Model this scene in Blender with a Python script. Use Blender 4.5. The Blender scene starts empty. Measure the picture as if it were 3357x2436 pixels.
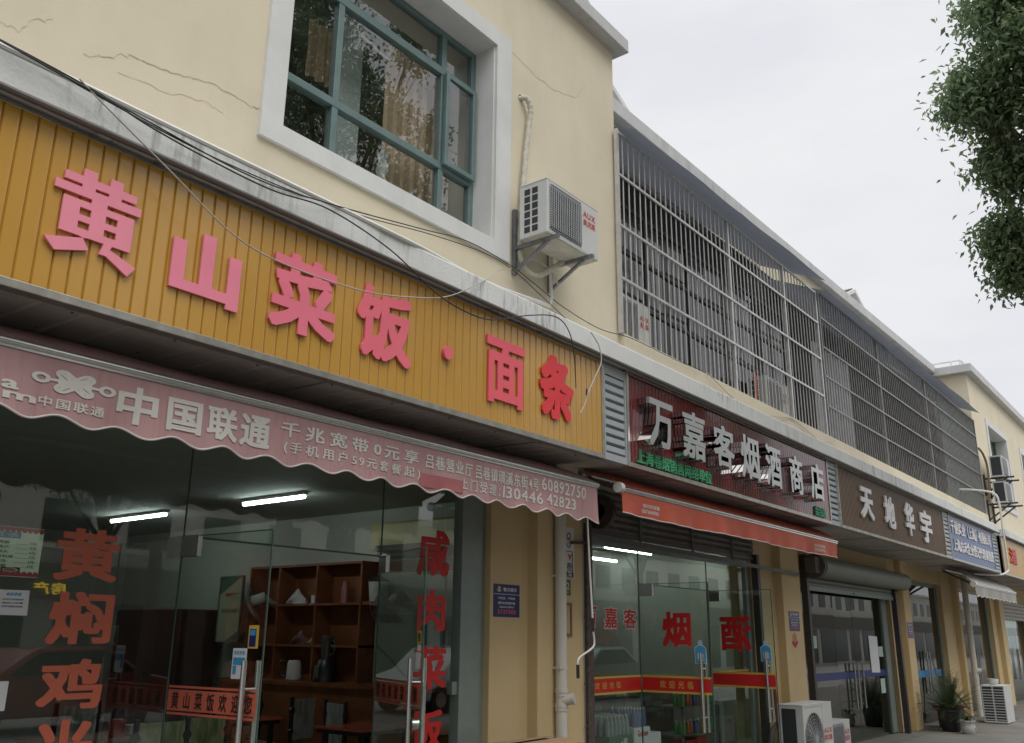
import bpy, bmesh, math, random
from mathutils import Vector, Matrix, geometry
R = math.radians
rnd = random.Random(7)
sc = bpy.context.scene
COL = sc.collection

# ------------------------------------------------------------------ camera
cam = bpy.data.cameras.new('camera')
cam.sensor_width = 36.0
cam.lens = 36.0 * 2968.9 / 3357.0
cam.clip_start = 0.05
cam.clip_end = 600
co = bpy.data.objects.new('camera', cam)
COL.objects.link(co)
YAW, PITCH, ROLL = 0.907885061, 0.28518855, 0.00971246884
fw = Vector((math.sin(YAW)*math.cos(PITCH), math.cos(YAW)*math.cos(PITCH), math.sin(PITCH)))
rt = Vector((math.cos(YAW), -math.sin(YAW), 0))
up = rt.cross(fw)
r2 = rt*math.cos(ROLL) + up*math.sin(ROLL)
u2 = -rt*math.sin(ROLL) + up*math.cos(ROLL)
co.matrix_world = Matrix(((r2.x, u2.x, -fw.x, 0), (r2.y, u2.y, -fw.y, 0), (r2.z, u2.z, -fw.z, 1.55), (0, 0, 0, 1)))
sc.camera = co

# ------------------------------------------------------------------ world: overcast sky
SUN_EL, SUN_AZ = R(58), R(200.6)
w = bpy.data.worlds.new('World'); sc.world = w; w.use_nodes = True
nt = w.node_tree; N = nt.nodes; L = nt.links
bg = N['Background']
sky = N.new('ShaderNodeTexSky'); sky.sky_type = 'NISHITA'; sky.sun_disc = False
sky.sun_elevation = SUN_EL; sky.sun_rotation = SUN_AZ; sky.air_density = 2.0; sky.dust_density = 4.0
sc1 = N.new('ShaderNodeVectorMath'); sc1.operation = 'SCALE'; sc1.inputs['Scale'].default_value = 0.09
L.new(sky.outputs[0], sc1.inputs[0])
tc = N.new('ShaderNodeTexCoord')
sep = N.new('ShaderNodeSeparateXYZ'); L.new(tc.outputs['Generated'], sep.inputs[0])
mr = N.new('ShaderNodeMapRange'); mr.interpolation_type = 'SMOOTHSTEP'; mr.inputs[1].default_value = 0.60; mr.inputs[2].default_value = 1.0
mr.inputs[3].default_value = 0.85; mr.inputs[4].default_value = 2.3
L.new(sep.outputs[2], mr.inputs[0])
mp = N.new('ShaderNodeMapping'); mp.inputs['Scale'].default_value = (1.6, 1.6, 4.5)
L.new(tc.outputs['Generated'], mp.inputs[0])
no = N.new('ShaderNodeTexNoise'); no.inputs['Scale'].default_value = 1.7; no.inputs['Detail'].default_value = 5; no.inputs['Roughness'].default_value = 0.55
L.new(mp.outputs[0], no.inputs[0])
cr = N.new('ShaderNodeValToRGB')
cr.color_ramp.elements[0].position = 0.34; cr.color_ramp.elements[0].color = (0.885, 0.89, 0.945, 1)
cr.color_ramp.elements[1].position = 0.66; cr.color_ramp.elements[1].color = (1.0, 1.0, 1.01, 1)
L.new(no.outputs[0], cr.inputs[0])
sc2 = N.new('ShaderNodeVectorMath'); sc2.operation = 'SCALE'
L.new(cr.outputs[0], sc2.inputs[0]); L.new(mr.outputs[0], sc2.inputs['Scale'])
mx = N.new('ShaderNodeMix'); mx.data_type = 'RGBA'; mx.inputs[0].default_value = 0.93
L.new(sc1.outputs[0], mx.inputs[6]); L.new(sc2.outputs[0], mx.inputs[7])
L.new(mx.outputs[2], bg.inputs[0]); bg.inputs[1].default_value = 1.0

sun = bpy.data.lights.new('sun', 'SUN'); sun.energy = 1.5; sun.angle = R(40); sun.color = (1.0, 0.965, 0.91)
so = bpy.data.objects.new('sun', sun); COL.objects.link(so)
sd = Vector((-0.35*math.cos(SUN_EL), -0.93*math.cos(SUN_EL), math.sin(SUN_EL)))
so.rotation_euler = sd.to_track_quat('Z', 'Y').to_euler(); so.location = (0, -20, 40)

sc.view_settings.view_transform = 'Standard'; sc.view_settings.look = 'None'
sc.view_settings.exposure = 0.12; sc.view_settings.gamma = 1.0
sc.cycles.use_denoising = True
sc.cycles.max_bounces = 8; sc.cycles.diffuse_bounces = 3; sc.cycles.glossy_bounces = 4
sc.cycles.transmission_bounces = 4; sc.cycles.transparent_max_bounces = 16
sc.cycles.caustics_reflective = False; sc.cycles.caustics_refractive = False
sc.cycles.sample_clamp_indirect = 6

# ------------------------------------------------------------------ materials
def nodes(name):
    m = bpy.data.materials.new(name); m.use_nodes = True
    return m, m.node_tree.nodes, m.node_tree.links, m.node_tree.nodes['Principled BSDF']

def M(name, col, rough=0.6, metal=0.0, var=0.08, scale=6.0, bump=0.0, bscale=60.0, streak=0.0, stcol=(0.03, 0.03, 0.025), spec=0.5, coat=0.0, stscale=(7, 7, 0.5), stpos=0.55, emit=0.0):
    m, n, l, b = nodes(name)
    b.inputs['Roughness'].default_value = rough; b.inputs['Metallic'].default_value = metal
    b.inputs['Specular IOR Level'].default_value = spec; b.inputs['Coat Weight'].default_value = coat
    tc = n.new('ShaderNodeTexCoord')
    no = n.new('ShaderNodeTexNoise'); no.inputs['Scale'].default_value = scale; no.inputs['Detail'].default_value = 6; no.inputs['Roughness'].default_value = 0.6
    l.new(tc.outputs['Object'], no.inputs[0])
    mx = n.new('ShaderNodeMix'); mx.data_type = 'RGBA'
    lo = tuple(max(0, c*(1-var)) for c in col); hi = tuple(min(1, c*(1+var)) for c in col)
    mx.inputs[6].default_value = (*lo, 1); mx.inputs[7].default_value = (*hi, 1)
    mr = n.new('ShaderNodeMapRange'); mr.inputs[1].default_value = 0.3; mr.inputs[2].default_value = 0.7
    l.new(no.outputs[0], mr.inputs[0]); l.new(mr.outputs[0], mx.inputs[0])
    out = mx.outputs[2]
    if streak > 0:
        mp = n.new('ShaderNodeMapping'); mp.inputs['Scale'].default_value = stscale
        l.new(tc.outputs['Object'], mp.inputs[0])
        n2 = n.new('ShaderNodeTexNoise'); n2.inputs['Scale'].default_value = 1.0; n2.inputs['Detail'].default_value = 8; n2.inputs['Roughness'].default_value = 0.65
        l.new(mp.outputs[0], n2.inputs[0])
        m2 = n.new('ShaderNodeMapRange'); m2.inputs[1].default_value = stpos; m2.inputs[2].default_value = stpos+0.2; m2.inputs[4].default_value = streak
        l.new(n2.outputs[0], m2.inputs[0])
        x2 = n.new('ShaderNodeMix'); x2.data_type = 'RGBA'; x2.inputs[7].default_value = (*stcol, 1)
        l.new(m2.outputs[0], x2.inputs[0]); l.new(out, x2.inputs[6]); out = x2.outputs[2]
    l.new(out, b.inputs['Base Color'])
    if bump > 0:
        nb = n.new('ShaderNodeTexNoise'); nb.inputs['Scale'].default_value = bscale; nb.inputs['Detail'].default_value = 4
        l.new(tc.outputs['Object'], nb.inputs[0])
        bp = n.new('ShaderNodeBump'); bp.inputs['Strength'].default_value = bump; bp.inputs['Distance'].default_value = 0.01
        l.new(nb.outputs[0], bp.inputs['Height']); l.new(bp.outputs[0], b.inputs['Normal'])
    if emit > 0:
        b.inputs['Emission Color'].default_value = (*col, 1); b.inputs['Emission Strength'].default_value = emit
    return m

def glass(name, tint=(0.80, 0.88, 0.84), refl=1.0, rough=0.0, wav=0.0, f0=0.09):
    m, n, l, b = nodes(name); n.remove(b)
    out = n['Material Output']
    tr = n.new('ShaderNodeBsdfTransparent'); tr.inputs[0].default_value = (*tint, 1)
    gl = n.new('ShaderNodeBsdfGlossy'); gl.inputs[0].default_value = (refl, refl, refl, 1); gl.inputs['Roughness'].default_value = rough
    ge = n.new('ShaderNodeNewGeometry'); dt = n.new('ShaderNodeVectorMath'); dt.operation = 'DOT_PRODUCT'
    l.new(ge.outputs['Normal'], dt.inputs[0]); l.new(ge.outputs['Incoming'], dt.inputs[1])
    ab = n.new('ShaderNodeMath'); ab.operation = 'ABSOLUTE'; l.new(dt.outputs['Value'], ab.inputs[0])
    om = n.new('ShaderNodeMath'); om.operation = 'SUBTRACT'; om.inputs[0].default_value = 1.0; l.new(ab.outputs[0], om.inputs[1])
    pw = n.new('ShaderNodeMath'); pw.operation = 'POWER'; pw.inputs[1].default_value = 4.0; l.new(om.outputs[0], pw.inputs[0])
    fr = n.new('ShaderNodeMath'); fr.operation = 'MULTIPLY_ADD'; fr.inputs[1].default_value = 0.9-f0; fr.inputs[2].default_value = f0; l.new(pw.outputs[0], fr.inputs[0])
    if wav > 0:
        tc = n.new('ShaderNodeTexCoord'); nb = n.new('ShaderNodeTexNoise'); nb.inputs['Scale'].default_value = 1.2
        l.new(tc.outputs['Object'], nb.inputs[0])
        bp = n.new('ShaderNodeBump'); bp.inputs['Strength'].default_value = wav; bp.inputs['Distance'].default_value = 0.02
        l.new(nb.outputs[0], bp.inputs['Height']); l.new(bp.outputs[0], gl.inputs['Normal'])
    mx = n.new('ShaderNodeMixShader')
    l.new(fr.outputs[0], mx.inputs[0]); l.new(tr.outputs[0], mx.inputs[1]); l.new(gl.outputs[0], mx.inputs[2])
    l.new(mx.outputs[0], out.inputs[0])
    return m

def emis(name, col, s):
    m, n, l, b = nodes(name); n.remove(b)
    e = n.new('ShaderNodeEmission'); e.inputs[0].default_value = (*col, 1); e.inputs[1].default_value = s
    l.new(e.outputs[0], n['Material Output'].inputs[0]); return m

def stripes(name, c1, c2, axis=0, scale=12.0, rough=0.8, soft=0.15):
    m, n, l, b = nodes(name)
    tc = n.new('ShaderNodeTexCoord'); sp = n.new('ShaderNodeSeparateXYZ'); l.new(tc.outputs['Object'], sp.inputs[0])
    mu = n.new('ShaderNodeMath'); mu.operation = 'MULTIPLY'; mu.inputs[1].default_value = scale*2*math.pi
    l.new(sp.outputs[axis], mu.inputs[0])
    si = n.new('ShaderNodeMath'); si.operation = 'SINE'; l.new(mu.outputs[0], si.inputs[0])
    mr = n.new('ShaderNodeMapRange'); mr.inputs[1].default_value = -soft; mr.inputs[2].default_value = soft; l.new(si.outputs[0], mr.inputs[0])
    mx = n.new('ShaderNodeMix'); mx.data_type = 'RGBA'; mx.inputs[6].default_value = (*c1, 1); mx.inputs[7].default_value = (*c2, 1)
    l.new(mr.outputs[0], mx.inputs[0])
    no = n.new('ShaderNodeTexNoise'); no.inputs['Scale'].default_value = 25; l.new(tc.outputs['Object'], no.inputs[0])
    m3 = n.new('ShaderNodeMix'); m3.data_type = 'RGBA'; m3.blend_type = 'MULTIPLY'; m3.inputs[0].default_value = 0.35
    l.new(mx.outputs[2], m3.inputs[6]); l.new(no.outputs[0], m3.inputs[7])
    l.new(m3.outputs[2], b.inputs['Base Color']); b.inputs['Roughness'].default_value = rough
    return m

def leafmat(name, dark, light):
    m, n, l, b = nodes(name)
    ge = n.new('ShaderNodeNewGeometry'); cr = n.new('ShaderNodeValToRGB')
    cr.color_ramp.elements[0].color = (*dark, 1); cr.color_ramp.elements[1].color = (*light, 1)
    l.new(ge.outputs['Random Per Island'], cr.inputs[0]); l.new(cr.outputs[0], b.inputs['Base Color'])
    b.inputs['Roughness'].default_value = 0.45
    tr = n.new('ShaderNodeBsdfTranslucent'); l.new(cr.outputs[0], tr.inputs[0])
    mx = n.new('ShaderNodeMixShader'); mx.inputs[0].default_value = 0.45
    l.new(b.outputs[0], mx.inputs[1]); l.new(tr.outputs[0], mx.inputs[2]); l.new(mx.outputs[0], n['Material Output'].inputs[0])
    return m

CREAM = M('cream_paint', (0.66, 0.595, 0.455), 0.85, var=0.05, scale=1.3, bump=0.12, bscale=90, streak=0.16, stcol=(0.47, 0.40, 0.29), stscale=(2.2, 2.2, 0.5), stpos=0.5)
PIERC = M('pier_paint', (0.60, 0.46, 0.255), 0.75, var=0.05, scale=2.0, bump=0.10, bscale=120, streak=0.12, stcol=(0.36, 0.28, 0.16))
WHITEP = M('white_paint', (0.62, 0.63, 0.62), 0.8, var=0.06, scale=3, bump=0.15, bscale=70, streak=0.2, stcol=(0.35, 0.35, 0.33), stscale=(5, 5, 0.8))
def ledge_mat():
    m = M('ledge_paint', (0.68, 0.70, 0.685), 0.85, var=0.06, scale=2.5, bump=0.25, bscale=50, streak=0.85, stcol=(0.10, 0.095, 0.085), stscale=(16, 16, 2.0), stpos=0.50)
    n = m.node_tree.nodes; l = m.node_tree.links
    # large patches decide where the run-off grime collects
    tc = n.new('ShaderNodeTexCoord'); big = n.new('ShaderNodeTexNoise'); big.inputs['Scale'].default_value = 0.9; big.inputs['Detail'].default_value = 3
    l.new(tc.outputs['Object'], big.inputs[0])
    r = n.new('ShaderNodeMapRange'); r.inputs[1].default_value = 0.50; r.inputs[2].default_value = 0.66; l.new(big.outputs[0], r.inputs[0])
    for k in n:
        if k.type == 'MAP_RANGE' and abs(k.inputs[4].default_value-0.85) < 1e-4:
            mu = n.new('ShaderNodeMath'); mu.operation = 'MULTIPLY'
            tgt = [x for x in l if x.from_node == k][0].to_socket
            l.new(k.outputs[0], mu.inputs[0]); l.new(r.outputs[0], mu.inputs[1]); l.new(mu.outputs[0], tgt); break
    return m
LEDGE = ledge_mat()
CONC = M('coping_grey', (0.50, 0.505, 0.505), 0.85, var=0.08, scale=3, bump=0.2, bscale=60, streak=0.45, stcol=(0.16, 0.155, 0.15), stscale=(5, 5, 0.4))
GOLD = M('gold_metal_sheet', (0.55, 0.30, 0.055), 0.24, var=0.05, scale=1.5, spec=0.6, coat=0.3)
GOLD2 = M('gold_flat_sheet', (0.46, 0.27, 0.04), 0.35, var=0.05, scale=1.5)
REDS = M('dark_red_metal_sheet', (0.15, 0.018, 0.022), 0.12, var=0.1, scale=2, spec=0.6, coat=0.4)
BROWNS = M('brown_metal_sheet', (0.115, 0.066, 0.030), 0.42, var=0.12, scale=2, spec=0.5)
BLUES = M('blue_metal_sheet', (0.035, 0.085, 0.24), 0.3, var=0.08, scale=2)
STEEL = M('stainless_steel', (0.55, 0.55, 0.53), 0.22, 0.9, var=0.08, scale=8)
TRIM = M('brushed_trim', (0.42, 0.41, 0.37), 0.33, 0.75, var=0.22, scale=9)
TRIMOLD = M('peeling_trim', (0.40, 0.39, 0.33), 0.5, 0.3, var=0.45, scale=22)
CHROME = M('mirror_steel', (0.60, 0.61, 0.61), 0.07, 1.0, var=0.03, scale=8)
CHFACE = M('satin_steel_face', (0.56, 0.57, 0.565), 0.30, 0.85, var=0.04, scale=8)
LOUV = M('grey_louvre_paint', (0.36, 0.39, 0.41), 0.45, var=0.06, scale=6)
DARK = M('dark_void', (0.012, 0.012, 0.012), 0.9)
BLACKM = M('black_rail_paint', (0.045, 0.038, 0.036), 0.5, var=0.4, scale=25, bump=0.2)
RUSTM = M('rusty_rail', (0.075, 0.055, 0.05), 0.6, var=0.5, scale=25, bump=0.3, streak=0.6, stcol=(0.20, 0.16, 0.14), stscale=(30, 30, 6))
SOFF = M('soffit_sheet', (0.50, 0.475, 0.44), 0.42, var=0.15, scale=2.5, spec=0.5)
PIPEB = M('brown_gutter', (0.105, 0.09, 0.08), 0.5, var=0.15)
PVC = M('white_pvc', (0.60, 0.58, 0.52), 0.45, var=0.06, scale=4, streak=0.2, stcol=(0.3, 0.27, 0.2))
PVCW = M('ivory_pvc', (0.66, 0.655, 0.62), 0.4, var=0.04)
TEAL = M('teal_aluminium', (0.145, 0.215, 0.21), 0.4, 0.2, var=0.1, scale=5)
GREYFR = M('grey_green_frame', (0.24, 0.285, 0.265), 0.4, 0.2, var=0.08)
ACW = M('ac_white', (0.56, 0.575, 0.56), 0.5, var=0.05, scale=5, streak=0.15, stcol=(0.35, 0.33, 0.28))
ACDIRT = M('ac_underside', (0.46, 0.435, 0.375), 0.7, var=0.2, scale=7)
ACDARK = M('coil_dark', (0.035, 0.037, 0.042), 0.5)
GRILLE = M('grille_wire', (0.42, 0.43, 0.44), 0.4, 0.4)
GALV = M('galvanised_bracket', (0.20, 0.205, 0.215), 0.5, 0.5, var=0.3, scale=14)
HOSEM = M('wrapped_hose', (0.52, 0.50, 0.42), 0.8, var=0.18, scale=30, bump=0.5, bscale=70)
LOGOR = M('logo_red', (0.50, 0.06, 0.05), 0.5)
CABLEB = M('black_cable', (0.02, 0.02, 0.02), 0.6)
CABLEW = M('pale_cable', (0.42, 0.40, 0.36), 0.6)
BARM = M('bare_steel_bar', (0.60, 0.59, 0.58), 0.34, 0.45, var=0.12, scale=10)
BARG = M('weathered_steel_bar', (0.27, 0.265, 0.26), 0.45, 0.4, var=0.25, scale=7)
HOODM = M('hood_sheet', (0.24, 0.265, 0.305), 0.5, 0.0, var=0.12, scale=2)
def _translucent(m, col, f):
    n = m.node_tree.nodes; l = m.node_tree.links; b = n['Principled BSDF']
    t = n.new('ShaderNodeBsdfTranslucent'); t.inputs[0].default_value = (*col, 1); x = n.new('ShaderNodeMixShader'); x.inputs[0].default_value = f
    l.new(b.outputs[0], x.inputs[1]); l.new(t.outputs[0], x.inputs[2]); l.new(x.outputs[0], n['Material Output'].inputs[0])
_translucent(HOODM, (0.20, 0.22, 0.26), 0.22)
CANVAS = M('faded_pink_canvas', (0.43, 0.265, 0.265), 0.85, var=0.10, scale=3, streak=0.35, stcol=(0.34, 0.10, 0.115), stscale=(26, 26, 0.9), stpos=0.5)
PATCHM = M('red_canvas_patch', (0.37, 0.125, 0.13), 0.8, var=0.1, scale=5)
PIPING = M('cream_piping', (0.62, 0.56, 0.54), 0.8)
ORANGE = M('orange_canvas', (0.47, 0.088, 0.045), 0.6, var=0.10, scale=3, streak=0.25, stcol=(0.30, 0.05, 0.03), stscale=(8, 8, 1))
GREYC = M('grey_canvas', (0.32, 0.31, 0.29), 0.8, var=0.1, scale=3)
PRINTW = M('white_print', (0.58, 0.565, 0.53), 0.8, var=0.05)
SIGNW = M('white_letter', (0.70, 0.69, 0.70), 0.5)
GREENL = M('green_letter', (0.05, 0.33, 0.15), 0.5)
VINYL_O = M('orange_vinyl', (0.55, 0.13, 0.075), 0.55, var=0.04)
VINYL_R = M('red_vinyl', (0.55, 0.018, 0.018), 0.5, var=0.04)
VINYL_K = M('black_vinyl', (0.012, 0.012, 0.012), 0.5)
VINYL_Y = M('yellow_vinyl', (0.60, 0.40, 0.07), 0.5)
VINYL_W = M('white_vinyl', (0.70, 0.66, 0.62), 0.5)
PAPER = M('white_paper', (0.66, 0.68, 0.70), 0.8, var=0.03)
PAPERG = M('green_white_paper', (0.40, 0.52, 0.48), 0.8)
NAVY = M('navy_sign', (0.012, 0.020, 0.12), 0.35)
SKYB = M('sky_blue_print', (0.05, 0.30, 0.55), 0.5)
SHOPG = glass('shop_glass', (0.80, 0.89, 0.85), 0.95, f0=0.11)
DOORG = glass('door_glass', (0.80, 0.90, 0.85), 0.95)
WING = glass('window_glass', (0.86, 0.90, 0.89), 1.0, wav=0.02, f0=0.15)
DARKG = M('dark_window_glass', (0.015, 0.018, 0.018), 0.05, 0.0, spec=1.0)
INWALL = M('interior_wall', (0.40, 0.42, 0.36), 0.8, var=0.05)
INCEIL = M('interior_ceiling', (0.42, 0.46, 0.42), 0.8)
INFLOOR = M('interior_floor', (0.20, 0.19, 0.17), 0.35)
WOOD = M('brown_wood', (0.20, 0.075, 0.028), 0.45, var=0.25, scale=4, stscale=(3, 3, 30))
WOODD = M('dark_red_wood', (0.06, 0.016, 0.014), 0.4, var=0.2)
TABLEM = M('orange_table_top', (0.42, 0.105, 0.055), 0.25)
TUBE = emis('lit_tube', (0.93, 1.0, 1.0), 24.0)
TUBE2 = emis('lit_tube_cool', (0.92, 1.0, 1.0), 15.0)
LEDY = emis('lit_yellow_letters', (1.0, 0.70, 0.05), 1.6)
PLASW = M('white_plastic', (0.60, 0.60, 0.57), 0.4)
PLASK = M('black_plastic', (0.02, 0.02, 0.022), 0.35)
BARK = M('bark', (0.095, 0.075, 0.055), 0.9, var=0.3, scale=14, bump=0.8, bscale=25)
LEAF = leafmat('camphor_leaf', (0.10, 0.155, 0.085), (0.27, 0.36, 0.18))
LEAFP = leafmat('palm_leaf', (0.02, 0.045, 0.015), (0.07, 0.115, 0.04))
CARDB = M('cardboard', (0.36, 0.235, 0.14), 0.8, var=0.06)

# ------------------------------------------------------------------ mesh helpers
ROOT = {}
FR_Y = (Vector((1, 0, 0)), Vector((0, 0, 1)), Vector((0, -1, 0)))     # text facing the street: u right, v up, n towards viewer

class MB:
    def __init__(s): s.v = []; s.f = []; s.mi = []
    def add(s, vs, fs, m=0):
        o = len(s.v); s.v += [Vector(p) for p in vs]
        for f in fs: s.f.append([o+i for i in f]); s.mi.append(m)
        return s
    def box(s, x0, x1, y0, y1, z0, z1, m=0):
        if x0 > x1: x0, x1 = x1, x0
        if y0 > y1: y0, y1 = y1, y0
        if z0 > z1: z0, z1 = z1, z0
        vs = [(x0,y0,z0),(x1,y0,z0),(x1,y1,z0),(x0,y1,z0),(x0,y0,z1),(x1,y0,z1),(x1,y1,z1),(x0,y1,z1)]
        return s.add(vs, [(3,2,1,0),(4,5,6,7),(0,1,5,4),(1,2,6,5),(2,3,7,6),(3,0,4,7)], m)
    def quad(s, a, b, c, d, m=0): return s.add([a,b,c,d], [(0,1,2,3)], m)
    def bar(s, a, b, wd, ht, m=0, upv=(0,0,1)):
        a = Vector(a); b = Vector(b); d = (b-a).normalized(); u = Vector(upv)
        if abs(d.dot(u)) > 0.98: u = Vector((1,0,0))
        x = d.cross(u).normalized()*wd/2; z = x.cross(d).normalized()*ht/2
        vs = [a-x-z, a+x-z, a+x+z, a-x+z, b-x-z, b+x-z, b+x+z, b-x+z]
        return s.add(vs, [(3,2,1,0),(4,5,6,7),(0,1,5,4),(1,2,6,5),(2,3,7,6),(3,0,4,7)], m)
    def tube(s, path, r, n=8, m=0, caps=True, r1=None):
        P = [Vector(p) for p in path]; k = len(P); rings = []
        prev = None
        for i in range(k):
            d = (P[min(i+1,k-1)]-P[max(i-1,0)])
            d = d.normalized() if d.length > 1e-9 else Vector((0,0,1))
            if prev is None:
                u = Vector((0,0,1)) if abs(d.z) < 0.9 else Vector((1,0,0))
                a = d.cross(u).normalized()
            else:
                a = (prev - d*prev.dot(d))
                a = a.normalized() if a.length > 1e-6 else d.orthogonal().normalized()
            prev = a; b = d.cross(a)
            rr = r if r1 is None else r+(r1-r)*i/max(1,k-1)
            if isinstance(r, (list, tuple)): rr = r[i]
            rings.append([P[i]+(a*math.cos(2*math.pi*j/n)+b*math.sin(2*math.pi*j/n))*rr for j in range(n)])
        vs = [p for q in rings for p in q]; fs = []
        for i in range(k-1):
            for j in range(n):
                fs.append((i*n+j, i*n+(j+1)%n, (i+1)*n+(j+1)%n, (i+1)*n+j))
        if caps: fs.append(tuple(range(n-1,-1,-1))); fs.append(tuple((k-1)*n+j for j in range(n)))
        return s.add(vs, fs, m)
    def lathe(s, cx, cy, prof, n=20, m=0):
        vs = []; fs = []
        for (r, z) in prof:
            for j in range(n): vs.append((cx+r*math.cos(2*math.pi*j/n), cy+r*math.sin(2*math.pi*j/n), z))
        k = len(prof)
        for i in range(k-1):
            for j in range(n): fs.append((i*n+j, i*n+(j+1)%n, (i+1)*n+(j+1)%n, (i+1)*n+j))
        fs.append(tuple(range(n-1,-1,-1))); fs.append(tuple((k-1)*n+j for j in range(n)))
        return s.add(vs, fs, m)
    def prism(s, pts, axis, a, b, m=0):
        # pts: 2-D outline; axis 'x': pts are (y,z); 'y': (x,z); 'z': (x,y)
        def P(p, t): return {'x': (t,p[0],p[1]), 'y': (p[0],t,p[1]), 'z': (p[0],p[1],t)}[axis]
        n = len(pts); vs = [P(p,a) for p in pts]+[P(p,b) for p in pts]
        fs = [tuple(range(n)), tuple(range(2*n-1,n-1,-1))]+[(i,(i+1)%n,n+(i+1)%n,n+i) for i in range(n)]
        return s.add(vs, fs, m)
    def sheet(s, fn, nu, nv, m=0):
        vs = [fn(i/nu, j/nv) for j in range(nv+1) for i in range(nu+1)]
        fs = [(j*(nu+1)+i, j*(nu+1)+i+1, (j+1)*(nu+1)+i+1, (j+1)*(nu+1)+i) for j in range(nv) for i in range(nu)]
        return s.add(vs, fs, m)
    def mesh(s, name, mats, org, smooth=False, bevel=0.0, recalc=True):
        me = bpy.data.meshes.new(name)
        me.from_pydata([p-org for p in s.v], [], s.f)
        for m in (mats if isinstance(mats, (list, tuple)) else [mats]): me.materials.append(m)
        me.polygons.foreach_set('material_index', s.mi)
        if recalc or bevel:
            bm = bmesh.new(); bm.from_mesh(me)
            if recalc: bmesh.ops.recalc_face_normals(bm, faces=bm.faces)
            if bevel:
                bmesh.ops.bevel(bm, geom=[e for e in bm.edges if len(e.link_faces) == 2 and e.calc_face_angle(0) > 0.6], offset=bevel, segments=2, affect='EDGES', profile=0.5, clamp_overlap=True)
            bm.to_mesh(me); bm.free()
        if smooth:
            me.polygons.foreach_set('use_smooth', [True]*len(me.polygons))
            me.set_sharp_from_angle(angle=R(35))
        me.update(); return me
    def build(s, name, mats, parent=None, smooth=False, bevel=0.0, recalc=True):
        if parent is None:
            xs = [p.x for p in s.v]; ys = [p.y for p in s.v]; zs = [p.z for p in s.v]
            org = Vector(((min(xs)+max(xs))/2, (min(ys)+max(ys))/2, min(zs)))
        else: org = ROOT[parent.name]
        o = bpy.data.objects.new(name, s.mesh(name, mats, org, smooth, bevel, recalc)); COL.objects.link(o)
        if parent is None: o.location = org
        else: o.parent = parent
        ROOT[o.name] = org
        return o

def tag(o, label, cat, group=None, kind=None):
    if label: o['label'] = label
    if cat: o['category'] = cat
    if group: o['group'] = group
    if kind: o['kind'] = kind
    return o
def thing(name, label, cat, loc, group=None):
    o = bpy.data.objects.new(name, None); COL.objects.link(o); o.location = loc; o.empty_display_size = 0.2
    ROOT[o.name] = Vector(loc); return tag(o, label, cat, group)
def part(name, mats, parent, fn, smooth=False, bevel=0.0):
    b = MB(); fn(b); return b.build(name, mats, parent, smooth, bevel)
def copy_tree(o, parent=None, label=None):
    c = o.copy(); COL.objects.link(c)
    if parent is not None: c.parent = parent
    if label: c['label'] = label
    for ch in list(o.children): copy_tree(ch, c)
    return c
def smooth_path(pts, k=6):
    P = [Vector(p) for p in pts]; out = []
    for i in range(len(P)-1):
        a = P[max(i-1,0)]; b = P[i]; c = P[i+1]; d = P[min(i+2,len(P)-1)]
        for j in range(k):
            t = j/k
            out.append(0.5*((2*b)+(c-a)*t+(2*a-5*b+4*c-d)*t*t+(3*b-a-3*c+d)*t*t*t))
    out.append(P[-1]); return out

# ------------------------------------------------------------------ lettering
_G = {}
def _hull(pts):
    pts = sorted(set(pts))
    if len(pts) < 3: return pts
    def half(ps):
        h = []
        for p in ps:
            while len(h) > 1 and (h[-1][0]-h[-2][0])*(p[1]-h[-2][1])-(h[-1][1]-h[-2][1])*(p[0]-h[-2][0]) <= 1e-12: h.pop()
            h.append(p)
        return h
    a = half(pts); b = half(pts[::-1]); return a[:-1]+b[:-1]
def union(polys):
    vs = []; fs = []
    for p in polys:
        o = len(vs); vs += [Vector(q) for q in p]; fs.append(list(range(o, o+len(p))))
    V, E_, F, ov, oe, of = geometry.delaunay_2d_cdt(vs, [], fs, 0, 1e-5)
    tris = [tuple(f) for f, src in zip(F, of) if src]
    if len(polys) < 60:      # few strokes: decide by the centroid, robust where edges coincide
        def inside(q, p):
            s = [(p[(i+1) % len(p)][0]-p[i][0])*(q[1]-p[i][1])-(p[(i+1) % len(p)][1]-p[i][1])*(q[0]-p[i][0]) for i in range(len(p))]
            return min(s) > 0 or max(s) < 0
        tris = [tuple(f) for f in F if any(inside((sum(V[i].x for i in f)/len(f), sum(V[i].y for i in f)/len(f)), p) for p in polys)]
    return finish([(p.x, p.y) for p in V], tris)
def finish(pts, tris):
    cnt = {}
    for t in tris:
        for i in range(len(t)):
            e = (t[i], t[(i+1) % len(t)]); cnt[e] = cnt.get(e, 0)+1
    bd = [e for e in cnt if (e[1], e[0]) not in cnt]
    return pts, tris, bd
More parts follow.
